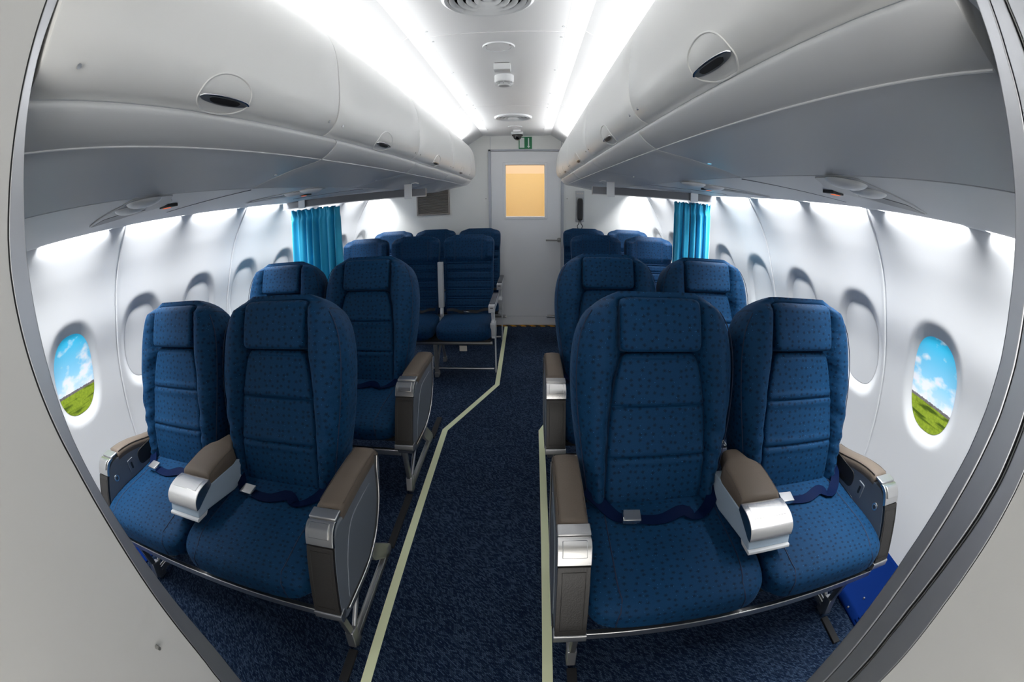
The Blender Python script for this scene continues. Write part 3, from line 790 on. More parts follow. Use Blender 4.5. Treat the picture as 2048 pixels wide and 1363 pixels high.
# ------------------------------------------------------------------ floor markings, seat tracks
def ribbon(pts, wd, z=0.0, h=0.0025):
    n = len(pts); L, R = [], []
    for i in range(n):
        a = Vector(pts[max(i - 1, 0)]); b = Vector(pts[i]); c = Vector(pts[min(i + 1, n - 1)])
        d1 = (b - a).normalized() if i else (c - b).normalized(); d2 = (c - b).normalized() if i < n - 1 else d1
        d_ = (d1 + d2).normalized(); nn = Vector((-d_[1], d_[0])); k = wd / 2 / max(0.4, nn.dot(Vector((-d1[1], d1[0]))))
        L.append(b + nn * k); R.append(b - nn * k)
    bm = nb()
    return loft(bm, [[(l[0], l[1], z), (l[0], l[1], z + h), (q[0], q[1], z + h), (q[0], q[1], z)] for l, q in zip(L, R)])
tag(obj('floor_path_tape', ribbon([(-0.290, 0.27), (-0.303, 2.46), (-0.012, 3.205), (-0.024, DW - 0.05)], 0.036), 'tape', smooth=False), 'pale yellow tape line on carpet along the left seats', 'floor tape', 'yellow aisle tape lines')
tag(obj('floor_path_tape', ribbon([(0.322, 0.27), (0.325, 2.47), (0.60, 3.17), (0.60, 3.3)], 0.036), 'tape', smooth=False), 'pale yellow tape line on carpet along the right seats', 'floor tape', 'yellow aisle tape lines')
for s, xa, nm in ((-1, -0.370, 'left seats, beside aisle'), (-1, -1.45, 'left seats, by the wall'), (1, 0.405, 'right seats, beside aisle'), (1, 1.47, 'right seats, by the wall')):
    t = thing('seat_track', 'black seat track strip on floor under %s' % nm, 'seat track', (xa, 0, 0), 'floor seat tracks')
    for y0, y1 in ((0.60, 0.752), (1.345, 1.752), (2.345, 2.62)):
        g = bx((0, (y0 + y1) / 2, 0.006), (0.034, y1 - y0, 0.012)); obj('track_cover', g, 'rubber', t, bevel=0.002)
    for y0 in ():
        g = nb(); box(g, (0, y0 + 0.25, 0.004), (0.026, 0.50, 0.008)); box(g, (-0.011, y0 + 0.25, 0.010), (0.003, 0.5, 0.006)); box(g, (0.011, y0 + 0.25, 0.010), (0.003, 0.5, 0.006))
        obj('metal_track', g, 'alu2', t)
# ------------------------------------------------------------------ business seats
# unit frame: x across (0 = unit centre), y along cabin, z up; aisle = +1 when the aisle is on the unit's +x side
BY, BZ = 1.150, 0.405                     # foot of the backrest front plane
UY, UZ = math.sin(math.radians(19)), math.cos(math.radians(19))
def bk(x, d, h):                           # d = towards the sitter, h = up along the back
    return (x, BY + UY * h - UZ * d, BZ + UZ * h + UY * d)
def whalf(h): return ismooth(h, [(0, 0.225), (0.10, 0.238), (0.22, 0.258), (0.36, 0.278), (0.48, 0.287), (0.58, 0.284), (0.66, 0.268), (0.715, 0.240), (0.755, 0.200), (0.775, 0.165)])
def back_shell():
    rings = []; NS = 88
    hs = [0.0, 0.004, 0.012] + [0.03 + 0.0165 * i for i in range(43)] + [0.748, 0.757, 0.765, 0.771, 0.775, 0.777]
    for h in hs:
        e = 0.0
        if h > 0.70: q = (h - 0.70) / 0.077; e = 1 - math.sqrt(max(0, 1 - q * q))       # roll the top edge over
        if h < 0.03: q = (0.03 - h) / 0.03; e = 0.35 * (1 - math.sqrt(max(0, 1 - q * q)))
        w_ = whalf(h) * (1 - 0.16 * e)
        dep = (0.150 + 0.02 * sm(h / 0.3)) * (1 - 0.62 * e)                                # thickness
        fb = 0.056 * sm(h / 0.08) * (1 - 0.9 * e)                                         # wing bulge forward
        rg = []
        for k in range(NS):
            a = 2 * PI * k / NS; c, sn = math.cos(a), math.sin(a)
            x = w_ * sgn(c) * abs(c) ** 0.42
            y_ = sgn(sn) * abs(sn) ** 0.42
            d_ = dep * 0.5 * y_ - dep * 0.5 + 0.03
            if sn > 0:
                cw = ismooth(h, [(0, 0.168), (0.30, 0.171), (0.48, 0.160), (0.56, 0.146), (0.80, 0.142)])
                ax = abs(x); t_ = (ax - cw) / max(0.02, (w_ - cw))
                fx = fb * math.sin(PI * min(1, max(0, t_)) ** 0.75) ** 0.8 if t_ > 0 else -0.042 * sm(-t_ * 10)
                if h > 0.735 : fx = fx * (1 - sm((h - 0.735) / 0.022))
                d_ += fx * min(1, sn * 4)
                if t_ > 0: d_ += 0.0055 * math.sin(h * 95 + ax * 60 + 9 * math.sin(h * 7)) * sm((0.52 - h) / 0.2) * sm(t_ * 5) * sm((1 - t_) * 4)
            else:
                d_ += 0.0
            rg.append(bk(x, d_, h))
        rings.append(rg)
    bm = loft(nb(), rings)
    for s in (-1, 1):        # stitched edge along the wing
        pts = []
        for i in range(40):
            h = 0.06 + 0.655 * i / 39; w_ = whalf(h); ax = w_ * 0.965
            if h > 0.64: ax = w_ * (0.965 - 0.02 * (h - 0.64) / 0.075)
            e = (1 - math.sqrt(max(0, 1 - ((h - 0.70) / 0.077) ** 2))) if h > 0.70 else 0
            pts.append(bk(s * ax, 0.030 + 0.004 - 0.09 * e, h))
        tube(bm, pts, 0.0019, 6, mi=1)
    return bm
def headrest():
    def fn(x, y, z):
        h = 0.668 + z; d_ = 0.018 + y
        if y > 0: d_ += 0.012 * math.cos(z / 0.105 * PI / 2) + 0.010 * sm(-z / 0.1)
        d_ -= 0.0 + 0.5 * max(0, h - 0.735) * (1 if y > 0 else 0)
        return bk(x, d_, h)
    bm = squad(nb(), (0.1400, 0.042, 0.088), 11, (26, 8, 22), fn)
    return bm
def back_cushion():
    def fn(x, y, z):
        h = 0.288 + z
        k = ismooth(h, [(0, 1.12), (0.15, 1.14), (0.35, 1.11), (0.47, 1.02), (0.56, 0.90)])
        d_ = 0.016 + y
        if y > 0:
            d_ += 0.008 * math.cos(x / 0.16 * PI / 2) + 0.012 * math.exp(-((h - 0.20) / 0.12) ** 2)
            for g in (0.236, 0.404, 0.560): d_ -= (0.0095 if g < 0.5 else 0.004) * math.exp(-((h - g) / 0.0036) ** 2)
            for g in (0.236, 0.404): d_ += 0.0035 * (math.exp(-((h - g - 0.018) / 0.012) ** 2) + math.exp(-((h - g + 0.018) / 0.012) ** 2))
        return bk(x * k, d_, h)
    return squad(nb(), (0.150, 0.030, 0.288), 14, (20, 6, 190), fn)
CY0, CY1, CZT, CZB = 0.690, 1.250, 0.468, 0.345
def cush_fn(cx):
    def fn(x, y, z):
        # y from -0.28 (front) to 0.28
        Y = 0.970 + y; Z = 0.412 + z
        if z > 0: Z += 0.010 * math.cos(x / 0.29 * PI / 2) ; Z += 0.010 * sm((y - 0.0) / 0.2)
        f = max(0, (-y - 0.08) / 0.20)
        Z -= 0.030 * f * f
        if z < 0: Y += 0.035 * sm((-y - 0.15) / 0.13)
        Z += (0.020 if z < 0 else 0) * f
        return (cx + x, Y, Z)
    return fn
def seat_cushion(cx, hwid):
    fn = cush_fn(cx); sx, sy, sz, p = hwid, 0.288, 0.070, 6.5
    bm = squad(nb(), (sx, sy, sz), p, (28, 28, 10), fn)
    def surf(qx, qy, qz):
        s_ = (abs(qx) ** p + abs(qy) ** p + abs(qz) ** p) ** (1 / p); return Vector(fn(qx / s_ * sx, qy / s_ * sy, qz / s_ * sz))
    for s in (-1, 1):
        pts = [surf(s * 0.70, q, 1) for q in [0.9 - 0.1 * i for i in range(19)]] + [surf(s * 0.70, -1, 1 - 0.2 * i) for i in range(1, 8)]
        tube(bm, pts, 0.0022, 6, mi=1)
    return bm
def belt(cx, k, flip):
    """two straps lying across the cushion with a lift-latch buckle"""
    f = cush_fn(cx)
    def top(x, y): return f(x - cx, y - 0.970, 0.066)[2]
    def strap(pts, wd):
        bm = nb(); rings = []; n = len(pts)
        for i, (x, y, dz, tw) in enumerate(pts):
            a = Vector(pts[max(i - 1, 0)][:2]); b = Vector(pts[min(i + 1, n - 1)][:2]); d_ = (b - a).normalized(); nn = Vector((-d_[1], d_[0]))
            z = top(x, y) + dz; c = Vector((x, y, z))
            u = Vector((nn[0] * math.cos(tw), nn[1] * math.cos(tw), math.sin(tw))) * wd / 2; t = Vector((0, 0, 0.0011))
            rings.append([c - u - t, c + u - t, c + u + t, c - u + t])
        return loft(bm, rings)
    def curve(ctrl, n=22):
        out = []; K = len(ctrl)
        for i in range(n + 1):
            t = i / n * (K - 1); out.append(tuple(ismooth(t, [(j, ctrl[j][c]) for j in range(K)]) for c in range(4)))
        return out
    F = flip
    A = curve([(cx - F * 0.235, 1.155, 0.045, 0.5), (cx - F * 0.19, 1.110, 0.020, 0.3), (cx - F * 0.15, 1.060, 0.008, 0.1), (cx - F * 0.120, 1.035, 0.010, 0)])
    B = curve([(cx - F * 0.085, 1.030, 0.012, 0), (cx - F * 0.00, 1.020, 0.012, 0.15), (cx + F * 0.08, 1.045, 0.020, 0.35), (cx + F * 0.125, 1.020, 0.010, -0.2), (cx + F * 0.19, 1.075, 0.014, 0.1), (cx + F * 0.235, 1.15, 0.045, 0.5)])
    bm = strap(A, 0.042); loft_b = strap(B, 0.042)
    me = bpy.data.meshes.new('tmp'); loft_b.to_mesh(me); bm.from_mesh(me); loft_b.free(); bpy.data.meshes.remove(me)
    bz = top(cx - F * 0.07, 1.035)
    bu = nb(); Rz = Matrix.Rotation(F * -0.08, 3, 'Z')
    box(bu, (cx - F * 0.100, 1.032, bz + 0.016), (0.058, 0.044, 0.020), Rz)
    lid = nb(); box(lid, (cx - F * 0.098, 1.030, bz + 0.0285), (0.054, 0.048, 0.005), Rz @ Matrix.Rotation(0.10, 3, 'X'))
    return bm, bu, lid
def console_poly(dz=0.0, inset=0.0):
    return [(1.250, 0.590), (1.235, 0.602), (0.930, 0.604), (0.862, 0.606), (0.836, 0.594), (0.806, 0.560), (0.778, 0.510), (0.742, 0.440), (0.712, 0.375), (0.728, 0.315), (0.965, 0.298), (1.075, 0.335), (1.180, 0.430), (1.240, 0.540)]
def offset_in(poly, c, k): return [(c[0] + (y - c[0]) * k, c[1] + (z - c[1]) * k) for y, z in poly]
def console(U, side, inner_detail):
    wf = 1 if inner_detail else 0
    """full-height end armrest; side = sign of the unit x on which it sits"""
    xo, xi = side * (0.611 if wf else 0.648), side * (0.534 if wf else 0.561)
    xm = (xo + xi) / 2; P = console_poly(); fw = 0.0 if wf else 0.026; hwc = abs(xo - xi) / 2 + 0.0015
    P = [(y - fw, z) if y < 0.90 else (y, z) for y, z in P]
    if wf: P = [(y, z - 0.045 * sm((y - 0.95) / 0.29)) if z > 0.57 else (y, z) for y, z in P]
    arm = obj('armrest', prism(roundpoly(P, 0.018, 4), 0, xi, xo), 'console', U, bevel=0.006, label='grey end armrest console with taupe leather top')
    # leather top pad
    def ztop(y): return interp(y, [(0.83, 0.615), (0.93, 0.617), (1.05, 0.618), (1.16, 0.615), (1.24, 0.610)]) - wf * 0.050 * sm((y - 0.93) / 0.31)
    rg = []
    for y in [0.906 - fw + (0.3369 + fw) / 30 * i for i in range(31)]:
        z = ztop(y); e = sm((y - 0.906 + fw) / 0.012) * sm((1.243 - y) / 0.012); hw = hwc - 0.0015; t = 0.012 + 0.012 * e
        rg.append([(xm - hw, y, z - 0.024), (xm + hw, y, z - 0.024), (xm + hw + 0.001, y, z - 0.006), (xm + hw - 0.004, y, z + t - 0.014), (xm + hw - 0.014, y, z + t - 0.008), (xm, y, z + t - 0.006), (xm - hw + 0.014, y, z + t - 0.008), (xm - hw + 0.004, y, z + t - 0.014), (xm - hw - 0.001, y, z - 0.006)])
    g = loft(nb(), rg)
    for s in (-1, 1): tube(g, [(xm + s * (hwc - 0.005), y, ztop(y) + 0.0115) for y in [0.918 + 0.0268 * i for i in range(13)]], 0.0011, 5, mi=1)
    obj('leather_pad', g, ['leather', 'stitch'], arm, angle=60)
    # hinge plate and metal cap with push button, curving down over the nose
    obj('hinge_plate', bx((xm, 0.884 - fw, 0.6255), (2 * hwc, 0.044, 0.009), Matrix.Rotation(0.03, 3, 'X')), 'alu2', arm, bevel=0.003)
    nose = [(0.860, 0.6235), (0.846, 0.6225), (0.830, 0.615), (0.817, 0.602), (0.806, 0.585), (0.799, 0.570)]
    nose = [(y - fw, z) for y, z in subdiv(nose, 3)]
    inn = [(y + 0.012, z - 0.010) for y, z in nose[::-1]]
    obj('metal_cap', prism(nose + inn, 0, xm - hwc, xm + hwc), 'alu', arm, bevel=0.002, angle=50)
    a, b = 3, 12
    bp = [(y - 0.004, z + 0.0035) for y, z in nose[a:b]]
    obj('recline_button', prism(bp + [(y + 0.004, z - 0.003) for y, z in bp[::-1]], 0, xm - 0.032, xm + 0.032), 'alu', arm, bevel=0.0015, angle=50)
    # leather covered front
    fr_ = subdiv([(0.797, 0.566), (0.775, 0.530), (0.752, 0.484), (0.729, 0.435), (0.711, 0.395), (0.702, 0.368)], 3)
    fr_ = [(y - fw, z) for y, z in fr_]
    bkp = [(y + 0.016, z) for y, z in fr_[::-1]]
    g = prism(fr_ + bkp, 0, xm - hwc + 0.002, xm + hwc - 0.002)
    tube(g, [(xm + dx, y - 0.001, z) for dx, y, z in [(-0.031, *fr_[1]), (-0.031, *fr_[5]), (-0.031, *fr_[9]), (-0.031, *fr_[13]), (0.031, *fr_[13]), (0.031, *fr_[9]), (0.031, *fr_[5]), (0.031, *fr_[1])]], 0.0013, 5, closed=True, mi=0)
    obj('front_pad', g, 'darkleather', arm, bevel=0.004, angle=50)
    obj('bottom_trim', prism(roundpoly([(y - fw, z) for y, z in [(0.697, 0.366), (0.694, 0.340), (0.712, 0.334), (0.738, 0.342), (0.735, 0.366)]], 0.004, 3), 0, xm - hwc - 0.001, xm + hwc + 0.001), 'alu2', arm, bevel=0.001)
    obj('bottom_cap', prism(roundpoly([(0.700 - fw, 0.340), (0.712 - fw, 0.312), (0.80, 0.288), (0.96, 0.284), (0.97, 0.310)], 0.006, 3), 0, xm - 0.036, xm + 0.036), 'console_d', arm, bevel=0.002)
    if not inner_detail:
        # outer face: raised inset panel outlined by a bright strip
        ins = roundpoly([(1.130, 0.560), (0.915, 0.560), (0.830, 0.470), (0.755, 0.350), (0.960, 0.340), (1.040, 0.370), (1.105, 0.450)], [0.03, 0.08, 0.05, 0.03, 0.03, 0.04, 0.04], 6)
        obj('inset_panel', prism(ins, 0, xo - side * 0.002, xo + side * 0.0028), 'console', arm, bevel=0.0015)
        pth = subdiv([(1.225, 0.602), (1.205, 0.560), (1.190, 0.500), (1.160, 0.440), (1.090, 0.372), (1.000, 0.335), (0.900, 0.325), (0.735, 0.335)], 4)
        obj('metal_strip', tube(nb(), [(xo + side * 0.002, y, z) for y, z in pth], 0.0032, 8), 'alu', arm)
        obj('strip_groove', tube(nb(), [(xo + side * 0.0005, y - 0.012, z + 0.010) for y, z in pth], 0.0030, 8), 'black', arm)
    else:
        f = xi - side * 0.0015
        def plate(nm, poly, m, th=0.003, bev=0.001, r_=0.015):
            return obj(nm, prism(roundpoly(poly, r_, 5), 0, xi + side * 0.002, xi - side * th), m, arm, bevel=bev)
        plate('storage_lid', [(1.22, 0.585), (1.02, 0.568), (1.02, 0.500), (1.22, 0.500)], 'darkleather', 0.0025, r_=0.030)
        plate('socket_plate', [(0.985, 0.565), (0.945, 0.563), (0.943, 0.503), (0.983, 0.503)], 'console', 0.005, r_=0.008)
        obj('socket', prism(roundpoly([(0.970, 0.550), (0.958, 0.550), (0.958, 0.518), (0.970, 0.518)], 0.005, 4), 0, xi + side * 0.001, xi - side * 0.0062), 'black', arm)
        g = cyl(nb(), (xi + side * 0.001, 0.846, 0.535), (xi - side * 0.005, 0.846, 0.535), 0.0155, seg=28); obj('knob', g, 'alu', arm, bevel=0.001)
        g = cyl(nb(), (xi, 0.846, 0.535), (xi - side * 0.007, 0.846, 0.535), 0.009, seg=24); obj('knob_centre', g, 'console_d', arm, bevel=0.001)
        plate('lower_panel', [(1.18, 0.488), (0.98, 0.480), (0.955, 0.440), (0.97, 0.36), (1.10, 0.36)], 'console_d', 0.0015, r_=0.03)
    return arm
def middle_arm(U, side):
    """short free armrest between the two seats"""
    cx = 0.0; hw = 0.078
    body = [(1.168, 0.572), (0.930, 0.590), (0.880, 0.585), (0.812, 0.552), (0.800, 0.526), (0.862, 0.522), (1.165, 0.465)]
    arm = obj('armrest', prism(body, 0, cx - hw, cx + hw), 'armbox', U, bevel=0.004, label='pale blue centre armrest with taupe leather top')
    rg = []
    for i in range(40):
        y = 0.930 + 0.0072 * i
        z = interp(y, [(0.93, 0.606), (0.96, 0.611), (1.05, 0.617), (1.12, 0.616), (1.21, 0.610)])
        w_ = interp(y, [(0.87, 0.074), (1.09, 0.0765), (1.12, 0.070), (1.15, 0.048), (1.18, 0.042), (1.21, 0.036)])
        e = sm((y - 0.926) / 0.016); t = 0.004 + 0.016 * e
        rg.append([(cx - w_, y, 0.578), (cx + w_, y, 0.578), (cx + w_ + 0.001, y, z - 0.004), (cx + w_ - 0.004, y, z + t - 0.008), (cx + w_ - 0.016, y, z + t - 0.002), (cx, y, z + t), (cx - w_ + 0.016, y, z + t - 0.002), (cx - w_ + 0.004, y, z + t - 0.008), (cx - w_ - 0.001, y, z - 0.004)])
    g = loft(nb(), rg)
    for s in (-1, 1): tube(g, [(cx + s * 0.0715, y, interp(y, [(0.93, 0.614), (0.96, 0.622), (1.05, 0.629), (1.12, 0.628)]) + 0.001) for y in [0.94 + 0.017 * i for i in range(11)]], 0.0012, 5, mi=1)
    obj('leather_pad', g, ['leather', 'stitch'], arm, angle=60)
    nose = subdiv([(0.928, 0.611), (0.885, 0.613), (0.845, 0.606), (0.818, 0.590), (0.808, 0.572), (0.806, 0.554)], 3)
    obj('metal_cap', prism(nose + [(0.822, 0.554), (0.928, 0.588)], 0, cx - hw - 0.0015, cx + hw + 0.0015), 'alu', arm, bevel=0.002, angle=50)
    obj('cap_lid', prism([(0.918, 0.6130), (0.885, 0.6145), (0.850, 0.6090), (0.850, 0.6050), (0.918, 0.6085)], 0, cx - 0.062, cx + 0.062), 'alu', arm, bevel=0.001)
    obj('release_tray', prism(roundpoly([(0.862, 0.524), (0.790, 0.527), (0.787, 0.516), (0.845, 0.512)], 0.004, 3), 0, cx - hw + 0.001, cx + hw - 0.001), 'whitem', arm, bevel=0.003)
    obj('arm_strut', bx((cx, 1.16, 0.50), (0.05, 0.10, 0.12)), 'console_d', arm, bevel=0.004)
    return arm
def make_double(side, label, shift):
    """side = sign of unit x that faces the aisle"""
    U = thing('double_seat', label, 'airplane seat', (0, 0, 0), 'business class double seats')
    for i, cx0 in enumerate((side * 0.290, -side * 0.300)):
        cx = cx0 + shift * 0.4
        sc_ = obj('seat_cushion', seat_cushion(cx + side * (0.017 if i else -0.010), 0.276 if i else 0.2830), ['fab_seat', 'seam'], U, angle=80)
        cx = cx0 + shift
        g = back_shell(); g.transform(Matrix.Translation((cx, 0, 0))); b = obj('backrest', g, ['fab_wing', 'seam'], U, angle=80)
        g = headrest(); g.transform(Matrix.Translation((cx, 0, 0))); obj('headrest', g, ['fab_back', 'seam'], b, angle=80)
        g = back_cushion(); g.transform(Matrix.Translation((cx, 0, 0))); obj('back_cushion', g, 'fab_back', b, angle=80)
        flip = 1 if (side > 0) == (i == 1) else 1
        st, bu, lid = belt(cx, i, flip)
        sb = obj('seat_belt', st, 'strap', U); obj('buckle', bu, 'chrome', sb, bevel=0.003); obj('buckle_lid', lid, 'alu2', sb, bevel=0.0015)
    console(U, side, False); console(U, -side, True); middle_arm(U, side)
    # frame: beams, legs
    obj('front_beam', bx((0, 0.725, 0.292), (1.14, 0.020, 0.030)), 'alu2', U, bevel=0.003)
    obj('seat_frame', bx((0, 0.985, 0.333), (1.12, 0.42, 0.022)), 'black', U)
    obj('rear_beam', cyl(nb(), (-0.56, 1.10, 0.290), (0.56, 1.10, 0.290), 0.022), 'dull', U)
    for x in (side * 0.570, -side * 0.505):
        g = nb()
        box(g, (x, 0.775, 0.185), (0.020, 0.030, 0.23), Matrix.Rotation(0.10, 3, 'X'))
        box(g, (x + 0.014, 0.760, 0.262), (0.008, 0.020, 0.07))
        box(g, (x, 0.785, 0.060), (0.032, 0.050, 0.075), Matrix.Rotation(-0.25, 3, 'X')); box(g, (x, 0.80, 0.020), (0.024, 0.05, 0.034))
        obj('leg', g, 'alu2', U, bevel=0.003)
        g = nb(); P = roundpoly([(1.07, 0.30), (1.13, 0.30), (1.175, 0.20), (1.33, 0.05), (1.33, 0.015), (1.27, 0.015), (1.14, 0.13)], 0.012, 3)
        prism(P, 0, x - 0.011, x + 0.011, g); obj('leg', g, 'alu2', U, bevel=0.002)
        g = nb(); box(g, (x, 1.03, 0.030), (0.022, 0.50, 0.020)); box(g, (x - 0.008, 1.03, 0.044), (0.004, 0.5, 0.012)); box(g, (x + 0.008, 1.03, 0.044), (0.004, 0.5, 0.012))
        obj('track_shoe', g, 'alu2', U)
        g = cyl(nb(), (x, 0.80, 0.06), (x, 1.08, 0.28), 0.010, seg=12); obj('brace', g, 'alu2', U)
    return U
dl = make_double(1, 'blue double seat in the front row, left of the aisle', -0.026)
dr_ = make_double(-1, 'blue double seat in the front row, right of the aisle', -0.010)
dl.location.x = -0.938; dr_.location.x = 0.970
c = copy_tree(dl); c.location.y = 1.0; c['label'] = 'blue double seat in the second row, left of the aisle, before the curtain'
c = copy_tree(dr_); c.location.y = 1.0; c['label'] = 'blue double seat in the second row, right of the aisle, before the curtain'

# ------------------------------------------------------------------ economy seats
EY, EZ = 3.700, 0.43
ES, EC = math.sin(math.radians(11)), math.cos(math.radians(11))
def ek(x, d, h): return (x, EY + ES * h - EC * d, EZ + EC * h + ES * d)
def eco_back(cx):
    H = 0.725
    def hw(h): return ismooth(h, [(0, 0.190), (0.08, 0.205), (0.30, 0.214), (0.45, 0.214), (0.50, 0.214), (0.58, 0.220), (0.67, 0.220), (0.70, 0.215), (0.715, 0.203), (0.725, 0.182)])
    rings = []; NS = 72; hs = [0, 0.004, 0.012] + [0.02 + 0.0062 * i for i in range(108)] + [0.69, 0.70, 0.708, 0.715, 0.720, 0.7235, 0.725]
    for h in hs:
        e = 1 - math.sqrt(max(0, 1 - ((h - 0.665) / 0.0605) ** 2)) if h > 0.665 else 0
        w_ = hw(h) * (1 - 0.06 * e); dep = (0.085 - 0.01 * h) * (1 - 0.55 * e)
        rg = []
        for k in range(NS):
            a = 2 * PI * k / NS; cc, sn = math.cos(a), math.sin(a)
            x = w_ * sgn(cc) * abs(cc) ** 0.38; d_ = dep * 0.5 * sgn(sn) * abs(sn) ** 0.45 - 0.02
            hh = h
            if h > 0.64:
                hh = h - 0.016 * sm((abs(x) - 0.115) / 0.05) * sm((h - 0.64) / 0.06)     # dropped shoulders
            if sn > 0.05:
                for g in (0.075, 0.155, 0.235, 0.315, 0.395, 0.465): d_ -= 0.0100 * (math.exp(-((h - g) / 0.0042) ** 2) + math.exp(-((h - g - 0.017) / 0.0042) ** 2)) * sm((0.205 - abs(x)) / 0.02)
                if h > 0.48:
                    q = sm((h - 0.48) / 0.05); d_ += 0.016 * q * sm((0.725 - h) / 0.05)
                    d_ += 0.022 * q * sm((abs(x) - 0.125) / 0.05) * sm((0.70 - h) / 0.05)
            rg.append(ek(cx + x, d_, hh))
        rings.append(rg)
    bm = loft(nb(), rings)
    for s in (-1, 1):
        tube(bm, [ek(cx + s * (0.118 + 0.006 * (h - 0.5)), 0.0345 - 0.10 * max(0, h - 0.665), h) for h in [0.50 + 0.02 * i for i in range(10)]], 0.002, 6, mi=1)
    return bm
def eco_cushion(cx):
    def fn(x, y, z):
        Z = 0.398 + z + (0.010 * math.cos(x / 0.23 * PI / 2) if z > 0 else 0); f = max(0, (-y - 0.10) / 0.14)
        Z -= 0.022 * f * f
        if z < 0: Z += 0.015 * f
        return (cx + x, 3.495 + y, Z)
    return squad(nb(), (0.232, 0.240, 0.068), 5, (22, 22, 8), fn)
def eco_unit(centers, arms, aisle, label, raised=None, tagseat=None, group='economy seat units'):
    U = thing('triple_seat' if len(centers) == 3 else 'double_seat', label, 'airplane seat', (0, 0, 0), group)
    for i, cx in enumerate(centers):
        obj('seat_cushion', eco_cushion(cx), 'eco_seat', U, angle=80)
        obj('backrest', eco_back(cx), ['eco_back', 'seam'], U, angle=80)
        # belt heap with small buckle
        g = nb(); rings = []
        for j in range(25):
            u = j / 24; x = cx - 0.19 + 0.38 * u; y = 3.66 - 0.03 * math.sin(PI * u) ; z = 0.478 + 0.012 * abs(math.sin(9 * u)) + 0.014 * (1 - math.sin(PI * u))
            rings.append([(x, y - 0.02, z), (x, y + 0.015, z + 0.014), (x, y + 0.015, z + 0.017), (x, y - 0.02, z + 0.003)])
        sb = obj('seat_belt', loft(g, rings), 'black', U)
        obj('buckle', bx((cx - 0.01, 3.618, 0.494), (0.050, 0.030, 0.014), Matrix.Rotation(0.15, 3, 'Y')), 'chrome', sb, bevel=0.002)
    for ax in arms:
        if raised is not None and abs(ax - raised) < 0.01:
            g = nb(); box(g, (ax, 3.720, 0.715), (0.046, 0.050, 0.40), Matrix.Rotation(-0.08, 3, 'X'))
            arm = obj('armrest', g, 'plasticgrey', U, bevel=0.004, label='light grey armrest folded up between two seats')
            g = nb(); prism(roundpoly([(3.735, 0.53), (3.70, 0.53), (3.67, 0.46), (3.70, 0.40), (3.73, 0.40)], 0.01, 3), 0, ax - 0.011, ax + 0.011, g); obj('arm_pivot', g, 'whitem', arm)
            continue
        al = (abs(ax - aisle) < 0.01)
        P = roundpoly([(3.235, 0.640), (3.68, 0.640), (3.70, 0.605), (3.60, 0.590), (3.30, 0.595), (3.265, 0.578), (3.235, 0.582)], 0.010, 3)
        arm = obj('armrest', prism(P, 0, ax - 0.024, ax + 0.024), 'plasticgrey', U, bevel=0.003)
        obj('arm_pad', prism(roundpoly([(3.29, 0.652), (3.67, 0.652), (3.67, 0.636), (3.29, 0.636)], 0.004, 3), 0, ax - 0.021, ax + 0.021), 'console_d', arm, bevel=0.003)
        if al:
            obj('jack_slot', bx((ax, 3.2335, 0.622), (0.022, 0.004, 0.007)), 'black', arm)
            g = prism(roundpoly([(3.32, 0.59), (3.37, 0.59), (3.42, 0.46), (3.40, 0.34), (3.345, 0.34), (3.34, 0.44), (3.36, 0.50)], 0.015, 4), 0, ax - 0.013, ax + 0.013)
            obj('arm_support', g, 'whitem', arm, bevel=0.002)
            g = prism(roundpoly([(3.33, 0.47), (3.44, 0.47), (3.46, 0.38), (3.42, 0.34), (3.34, 0.36)], 0.015, 4), 0, ax - 0.022, ax + 0.020)
            obj('pivot_cover', g, 'plasticgrey', arm, bevel=0.003)
            g = prism(roundpoly([(3.355, 0.36), (3.40, 0.36), (3.385, 0.06), (3.355, 0.04)], 0.008, 3), 0, ax + (0.010 if ax < 0.3 else -0.020), ax + (0.020 if ax < 0.3 else -0.010))
            obj('side_bar', g, 'plasticgrey', arm)
    xa = centers[0] if aisle > centers[0] else centers[0]
    lo_, hi_ = min(arms), max(arms)
    obj('seat_frame', bx(((lo_ + hi_) / 2, 3.50, 0.335), (hi_ - lo_ - 0.04, 0.38, 0.02)), 'black', U)
    for y in (3.36, 3.60): obj('cross_beam', cyl(nb(), (lo_ + 0.01, y, 0.30), (hi_ - 0.01, y, 0.30), 0.017), 'dull', U)
    leg_x = [-0.53, -1.30] if len(centers) == 3 else [centers[0] + 0.22, centers[1] + 0.10]
    if len(centers) == 3: pass
    for x in leg_x:
        g = nb(); box(g, (x, 3.37, 0.17), (0.030, 0.026, 0.26)); box(g, (x - 0.012, 3.355, 0.17), (0.010, 0.012, 0.24)); box(g, (x, 3.37, 0.022), (0.034, 0.07, 0.040)); obj('leg', g, 'dull', U, bevel=0.002)
        g = nb(); tube(g, [(x, 3.60, 0.29), (x, 3.73, 0.04)], 0.013, 8); box(g, (x, 3.73, 0.02), (0.03, 0.06, 0.036)); obj('leg', g, 'dull', U)
        obj('brace', tube(nb(), [(x, 3.38, 0.05), (x, 3.60, 0.28)], 0.009, 8), 'dull', U)
    obj('baggage_bar', tube(nb(), [(aisle, 3.370, 0.072), (leg_x[0], 3.370, 0.072)], 0.0085, 10), 'alu2', U)
    obj('baggage_bar', tube(nb(), [(leg_x[0], 3.370, 0.072), (leg_x[1], 3.370, 0.072)], 0.0085, 10), 'alu2', U)
    obj('life_vest_tag', bx((centers[0], 3.29, 0.277), (0.060, 0.003, 0.045)), M.setdefault('tagm', mat('creased_paper_tag', (0.55, 0.5, 0.42), 0.6)), U)
    return U
TL = eco_unit([-0.286, -0.770, -1.252], [-0.046, -0.530, -1.012, -1.485], -0.046, 'navy triple economy seat in the front economy row, left', raised=-0.530)
DR = eco_unit([0.825, 1.308], [0.585, 1.066, 1.545], 0.585, 'navy double economy seat in the front economy row, right')
